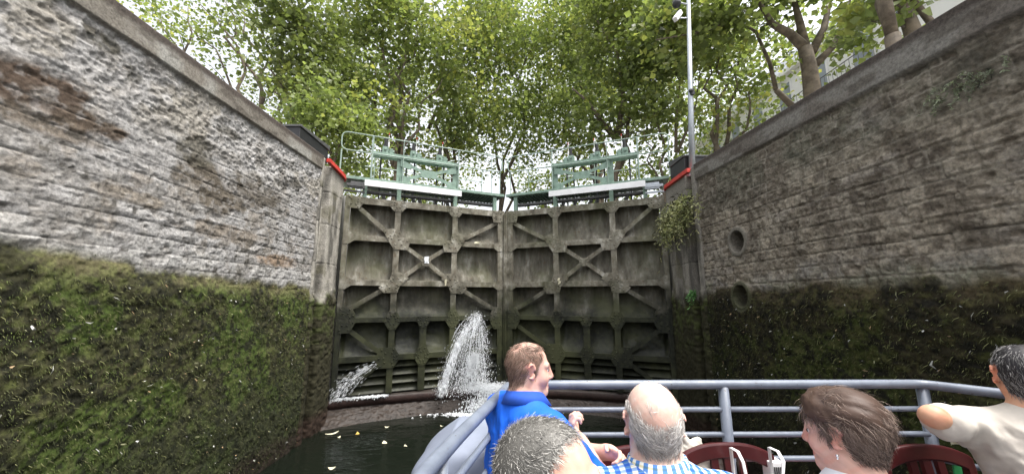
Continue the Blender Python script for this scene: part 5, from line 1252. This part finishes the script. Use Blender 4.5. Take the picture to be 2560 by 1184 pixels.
    for an in kn:
        SS = SDF(); SS.cap(an-up*.035-fw*.035, .043, an-up*.05+fw*.15, .037, .03); v, f = SS.mesh(.009); mesh_obj('shoe', v-O, f, M['shoe'], root, True)
    if collar:
        ax = (nt_-nb); ax /= np.linalg.norm(ax); f_ = fw-ax*(fw@ax); f_ /= np.linalg.norm(f_); r_ = np.cross(f_, ax)
        def ring(prof, gap, name, mt, n=40, par=sh_o):
            vs = []; cl = []
            for i in range(n+1):
                t = gap+(2*math.pi-2*gap)*i/n; fr = abs(t-math.pi)/math.pi; dirv = f_*math.cos(t)+r_*math.sin(t)
                for (rr, zz) in prof:
                    drop = .035*fr**3
                    vs.append(nb+dirv*(rr*(1+.12*math.cos(t)))+ax*(zz-drop+.012)-O); cl.append((t*.075+.5, zz*1.0+rr*1.2+1.0, 0))
            k = len(prof); fs = [[i*k+j, (i+1)*k+j, (i+1)*k+j+1, i*k+j+1] for i in range(n) for j in range(k-1)]
            o = mesh_obj(name, vs, fs, mt, par, True, np.array(cl)); s_ = o.modifiers.new('thick', 'SOLIDIFY'); s_.thickness = .003; return o
        for pr, gap, nm, mt in collar: ring(pr, gap, nm, mt)
    # hair: a cap grown from the scalp plus combed strands
    if hair:
        rng = np.random.RandomState(hair.get('seed', 1)); HV = []; HF = []; HC = []; nv = 0
        if hair.get('cap', 0) > 0:
            thk = hair['cap']; fm = (hm[F] > .5).all(1); ids = np.unique(F[fm]); remap = np.full(len(V), -1); remap[ids] = np.arange(len(ids))
            Lq = Lc[ids]; nz = fbm(Lq[:, 0]*2+Lq[:, 1], Lq[:, 2]*2-Lq[:, 1], .05, 3, 6)
            cv = V[ids]+N[ids]*(thk*(hair.get('capf', lambda l: 1.0)(Lq))*(.6+.7*nz))[:, None]; HV.append(cv); HF += remap[F[fm]].tolist(); HC.append(np.array(hair['base'])*(.6+.8*nz)[:, None]); nv = len(cv)
        pr = hm*hair.get('dens', lambda l: np.ones(len(l)))(Lc); ii = rng.choice(len(V), hair['n'], p=pr/pr.sum()); n = hair['n']
        nn = N[ii]; p = V[ii]+(rng.randn(n, 3)*voxel*.5); l0 = Lc[ii]; T_ = hair['flow'](l0, rng); cp = hair.get('clump', .25)*4; T_ = T_+cp*np.stack([fbm(l0[:, 0]*1.3+l0[:, 1], l0[:, 2]*1.5-l0[:, 1], .028, 2, 61+q_)-.5 for q_ in range(3)], 1); T_ = T_@R.T; T_ = T_-nn*(T_*nn).sum(1)[:, None]; T_ /= np.linalg.norm(T_, axis=1)[:, None]+1e-9
        lift = hair['lift']*(.6+.8*rng.rand(n))*np.where(rng.rand(n) < hair.get('fly', .02), 3.2, 1.0); ln = hair['len']*(.55+.8*rng.rand(n))*hair.get('lenf', lambda l: np.ones(len(l)))(l0)
        jit = rng.randn(n, 3)*hair.get('jit', .15); d = nn*lift[:, None]+T_+jit; d /= np.linalg.norm(d, axis=1)[:, None]; seg = 4; pts = [p-nn*.002+nn*(hair.get('root', 0)*rng.rand(n))[:, None]]
        wav = rng.rand(n)*6.28
        for k in range(seg):
            pts.append(pts[-1]+d*(ln/seg)[:, None]); d = d+T_*hair.get('curl', .12)-np.array([0, 0, hair.get('grav', .10)])-nn*hair.get('hug', .08)
            d = d+np.cross(nn, d)*(np.sin(wav+k*1.7)*hair.get('wave', .1))[:, None]; d /= np.linalg.norm(d, axis=1)[:, None]
        wd = np.cross(T_, nn); wd /= np.linalg.norm(wd, axis=1)[:, None]+1e-9; wd = wd+nn*rng.randn(n)[:, None]*.6
        ww = hair['w']*(.6+.7*rng.rand(n)); VV = []
        for k in range(seg+1): t = (1-.85*(k/seg)**1.5)*ww; VV += [pts[k]-wd*t[:, None]*.5, pts[k]+wd*t[:, None]*.5]
        VV = np.stack(VV, 1).reshape(-1, 3); b0 = nv+np.arange(n)*(2*seg+2); FF = np.concatenate([np.stack([b0+2*k, b0+2*k+1, b0+2*k+3, b0+2*k+2], 1) for k in range(seg)])
        HV.append(VV); HF += FF.tolist(); HC.append(np.repeat(hair['col'](l0, rng)*(.62+.76*fbm(l0[:, 0]*1.3+l0[:, 1], l0[:, 2]*1.5-l0[:, 1], .022, 2, 71))[:, None], 2*seg+2, 0))
        mesh_obj('hair', np.concatenate(HV)-O, HF, M['hair'], root, True, np.concatenate(HC))
    return root, R, H, O
def hairline(l, dz=0.0, front=0.0, soft=.008):
    a = np.degrees(np.abs(np.arctan2(l[:, 0], l[:, 1]+.004))); z = np.interp(a, HB, HZL)+dz+front*sst(a, 75, 40)
    return sst(l[:, 2]-z+.012*(fbm(l[:, 0]*3, l[:, 1]*3, .05, 2, 5)-.5), -soft, soft)
def lerp3(a, b, t): return np.array(a)*(1-t[:, None])+np.array(b)*t[:, None]
POLO = lambda c, band: [([(.0665, .0), (.068, .030), (.074, .034), (.098, -.012)], .30, 'collar', c)]
# 1: blue polo, profile to the right
h1 = dict(seed=3, base=(.13, .068, .045), mask=lambda l: hairline(l, 0, .026), dens=lambda l: .10+.90*sst(l[:, 2]+.25*np.maximum(l[:, 1]-.03, 0), .118, .088)+.35*(l[:, 1] > .03), scalp=.40, cap=.0, n=12000,
          flow=lambda l, r: np.stack([l[:, 0]*1.5, .25+l[:, 1]*0-.9*(l[:, 2] < .06), -.9+0*l[:, 0]+.9*(l[:, 2] > .085)], 1), lift=.16, len=.020, w=.0016, jit=.16,
          col=lambda l, r: lerp3((.11, .066, .046), (.32, .215, .165), r.rand(len(l))))
person('man in a royal blue polo shirt looking right by the rail corner', at(1325, 921, 1.66), 80, -4, 60, .05, h1, (.66, .42, .335), M['blueshirt'], M['trousers'],
       [((.30, 1.80, 2.00), (.44, 1.62, 2.07), (.3, -.8, .1), (-.5, -.3, -.4), 1.0), ((.425, 1.53, 1.93), (.325, 1.60, 2.105), (-.42, .2, .75), (.75, .1, .2), .95)],
       collar=[([(.0675, -.005), (.068, .020), (.0705, .032)], .35, 'neck_band', M['blackband']), ([(.0715, .030), (.080, .033), (.108, -.016)], .32, 'collar', M['bluecollar'])], shorts=True, sleeve=.72, headsc=.90, drop=.128)
p1 = [o for o in COL.objects if o.get('category') == 'person'][0]; nb1 = np.array(at(1320, 921, 1.66))-np.array([.8, .5, 0])*.035-np.array([0, 0, .142])-np.array([p1.location.x, p1.location.y, DK])
b = MB()
for k in (-.005, .004):
    d_ = np.array([-.45, -.89, 0])*.0745+np.array([.89, -.45, 0])*k; c = nb1+d_+np.array([.0, 0, .024]); b.box(c[0]-.0022, c[0]+.0022, c[1]-.002, c[1]+.002, c[2]-.004, c[2]+.004)
b.build('collar_print', M['board'], p1)
# 2: bald, checked shirt, from behind
def m2(l):
    a = np.degrees(np.abs(np.arctan2(l[:, 0], l[:, 1]+.004))); zu = np.interp(a, [0, 60, 80, 100, 125, 150, 180], [-.2, .03, .066, .070, .052, .022, .004])
    return hairline(l, .012*(l[:, 1] < -.03))*sst(zu-l[:, 2]+.02*(fbm(l[:, 0]*3, l[:, 2]*3, .06, 2, 8)-.5), -.012, .014)
h2 = dict(seed=5, base=(.36, .33, .31), mask=lambda l: np.maximum(m2(l), .012*(l[:, 2] > .03)), scalp=.55, cap=0, n=12000,
          flow=lambda l, r: np.stack([-.25*np.sign(l[:, 0])+l[:, 0]*3, -.75+0*l[:, 0], -.75+0*l[:, 0]+.3*r.randn(len(l))], 1), lift=.07, len=.028, w=.0011, jit=.12, wave=.30, grav=.08, hug=.20,
          col=lambda l, r: lerp3((.24, .215, .20), (.66, .63, .60), np.clip(sst(l[:, 2], -.085, .0)*.75+.5*(r.rand(len(l))-.35), 0, 1)))
person('balding white haired man in a blue checked shirt seen from behind', at(1631, 1057, 1.13), 8, -6, 4, .06, h2, (.62, .45, .38), M['plaid'], M['trousers'],
       [((.16, 1.22, 1.92), (.26, 1.42, 1.80), (0, 1, 0), (0, 0, -1), .3), ((.70, 1.22, 1.92), (.62, 1.42, 1.80), (0, 1, 0), (0, 0, -1), .3)], voxel=.0048, shape=1.06, neck=(.054, .060), headsc=.93, drop=.120,
       collar=[([(.0665, -.01), (.069, .036), (.077, .038), (.104, -.022)], .35, 'collar', M['plaid'])])
# 3: woman, brown hair, white collar
def capf3(l): return .5+1.1*sst(l[:, 2], -.02, .07)+.5*sst(l[:, 1], .0, .08)*(l[:, 2] > .05)
h3 = dict(seed=7, fly=.05, base=(.060, .036, .026), mask=lambda l: hairline(l, .004, -.004), cap=.015, capf=capf3, n=32000, root=.012,
          flow=lambda l, r: np.stack([.55+.25*r.randn(len(l))+1.2*l[:, 0]*6*(l[:, 2] < .05), -.85+.5*(l[:, 1] > .04), -.55-.7*(l[:, 2] < .04)], 1), lift=.26, len=.045, w=.0012, jit=.15, clump=.85, wave=.35, grav=.16, hug=.20, curl=.15,
          lenf=lambda l: .22+.85*sst(l[:, 2], -.05, .06), col=lambda l, r: lerp3((.055, .033, .025), (.36, .27, .22), np.clip(r.rand(len(l))**1.6*(.55+.6*sst(l[:, 2], .02, .11))+.15*sst(-l[:, 0], .0, .07), 0, 1)))
_, R3, H3, O3 = person('woman with short brown hair and a white collar turned to the left', at(2103, 1080, 1.16), -30, -8, -14, .05, h3, (.64, .40, .32), M['whiteshirt'], M['trousers'],
       [((.80, 1.20, 1.90), (.86, 1.42, 1.80), (0, 1, 0), (0, 0, -1), .3), ((1.28, 1.10, 1.90), (1.20, 1.36, 1.80), (0, 1, 0), (0, 0, -1), .3)], voxel=.0048, shape=.92, neck=(.047, .053), headsc=.90,
       collar=[([(.0645, -.01), (.067, .036), (.075, .038), (.106, -.026)], .40, 'collar', M['whiteshirt'])])
b = MB(); e0 = H3+R3@np.array([-.086, -.006, -.044])-O3; b.ball(tuple(e0), .0042, 10, 6); b.ball((e0[0], e0[1], e0[2]-.007), .0034, 10, 6)
for o in COL.objects:
    if o.name.startswith('person') and 'brown hair' in o.get('label', ''): b.build('earring', M['silver'], o, True)
# 4: man in beige T-shirt leaning an arm out on the rail
h4 = dict(seed=9, base=(.022, .020, .022), mask=lambda l: hairline(l, 0, .02), dens=lambda l: 1-.86*np.exp(-((l[:, 0])**2+(l[:, 1]+.055)**2+(l[:, 2]-.105)**2)/.0016), scalp=.68, cap=.003, n=9000,
          flow=lambda l, r: np.stack([l[:, 0]*2, -.5+0*l[:, 0], -.9+0*l[:, 0]], 1), lift=.25, len=.020, w=.0017, jit=.22, col=lambda l, r: lerp3((.035, .033, .034), (.33, .32, .31), r.rand(len(l))**1.3))
p4 = at(2562, 940, 1.52)
person('man in a beige T-shirt resting his bent left arm on the rail', p4, 38, -3, 34, .05, h4, (.56, .31, .20), M['beige'], M['trousers'],
       [((1.755, 1.54, 2.225), (2.02, 1.79, 2.15), (.75, .65, -.1), (0, 0, -1), .35), ((2.42, 1.42, 1.95), (2.44, 1.68, 1.86), (0, 1, 0), (0, 0, -1), .3)], shape=1.12, folds=.036,
       collar=[([(.0655, -.012), (.068, .010), (.073, .012), (.080, -.014)], .02, 'neck_band', M['beige'])], sleeve=.70, neck=(.056, .062))
# 5: grey haired man in front
h5 = dict(seed=11, base=(.11, .105, .095), mask=lambda l: hairline(l, 0, .016), scalp=.8, cap=.005, n=27000,
          flow=lambda l, r: np.stack([.4*r.randn(len(l))+l[:, 0]*2, .55-1.6*(l[:, 2] < .03), -.2-.9*(l[:, 2] < .04)+0*l[:, 0]], 1), lift=.55, len=.017, w=.0011, jit=.26, grav=.05, hug=.05,
          col=lambda l, r: lerp3((.045, .042, .038), (.56, .54, .50), np.clip((r.rand(len(l)) > .40)*.6+.45*r.rand(len(l))**1.2+.25*sst(l[:, 0], .0, .09)*0, 0, 1)))
person('grey haired man nearest the camera, only the top of his head showing', at(1384, 1226, .76), 126, 8, 80, .04, h5, (.60, .38, .295), M['darktee'], M['trousers'],
       [((.25, .72, 1.90), (.45, .72, 1.80), (1, 0, 0), (0, 0, -1), .3), ((.22, .38, 1.90), (.45, .42, 1.80), (1, 0, 0), (0, 0, -1), .3)], voxel=.0045)
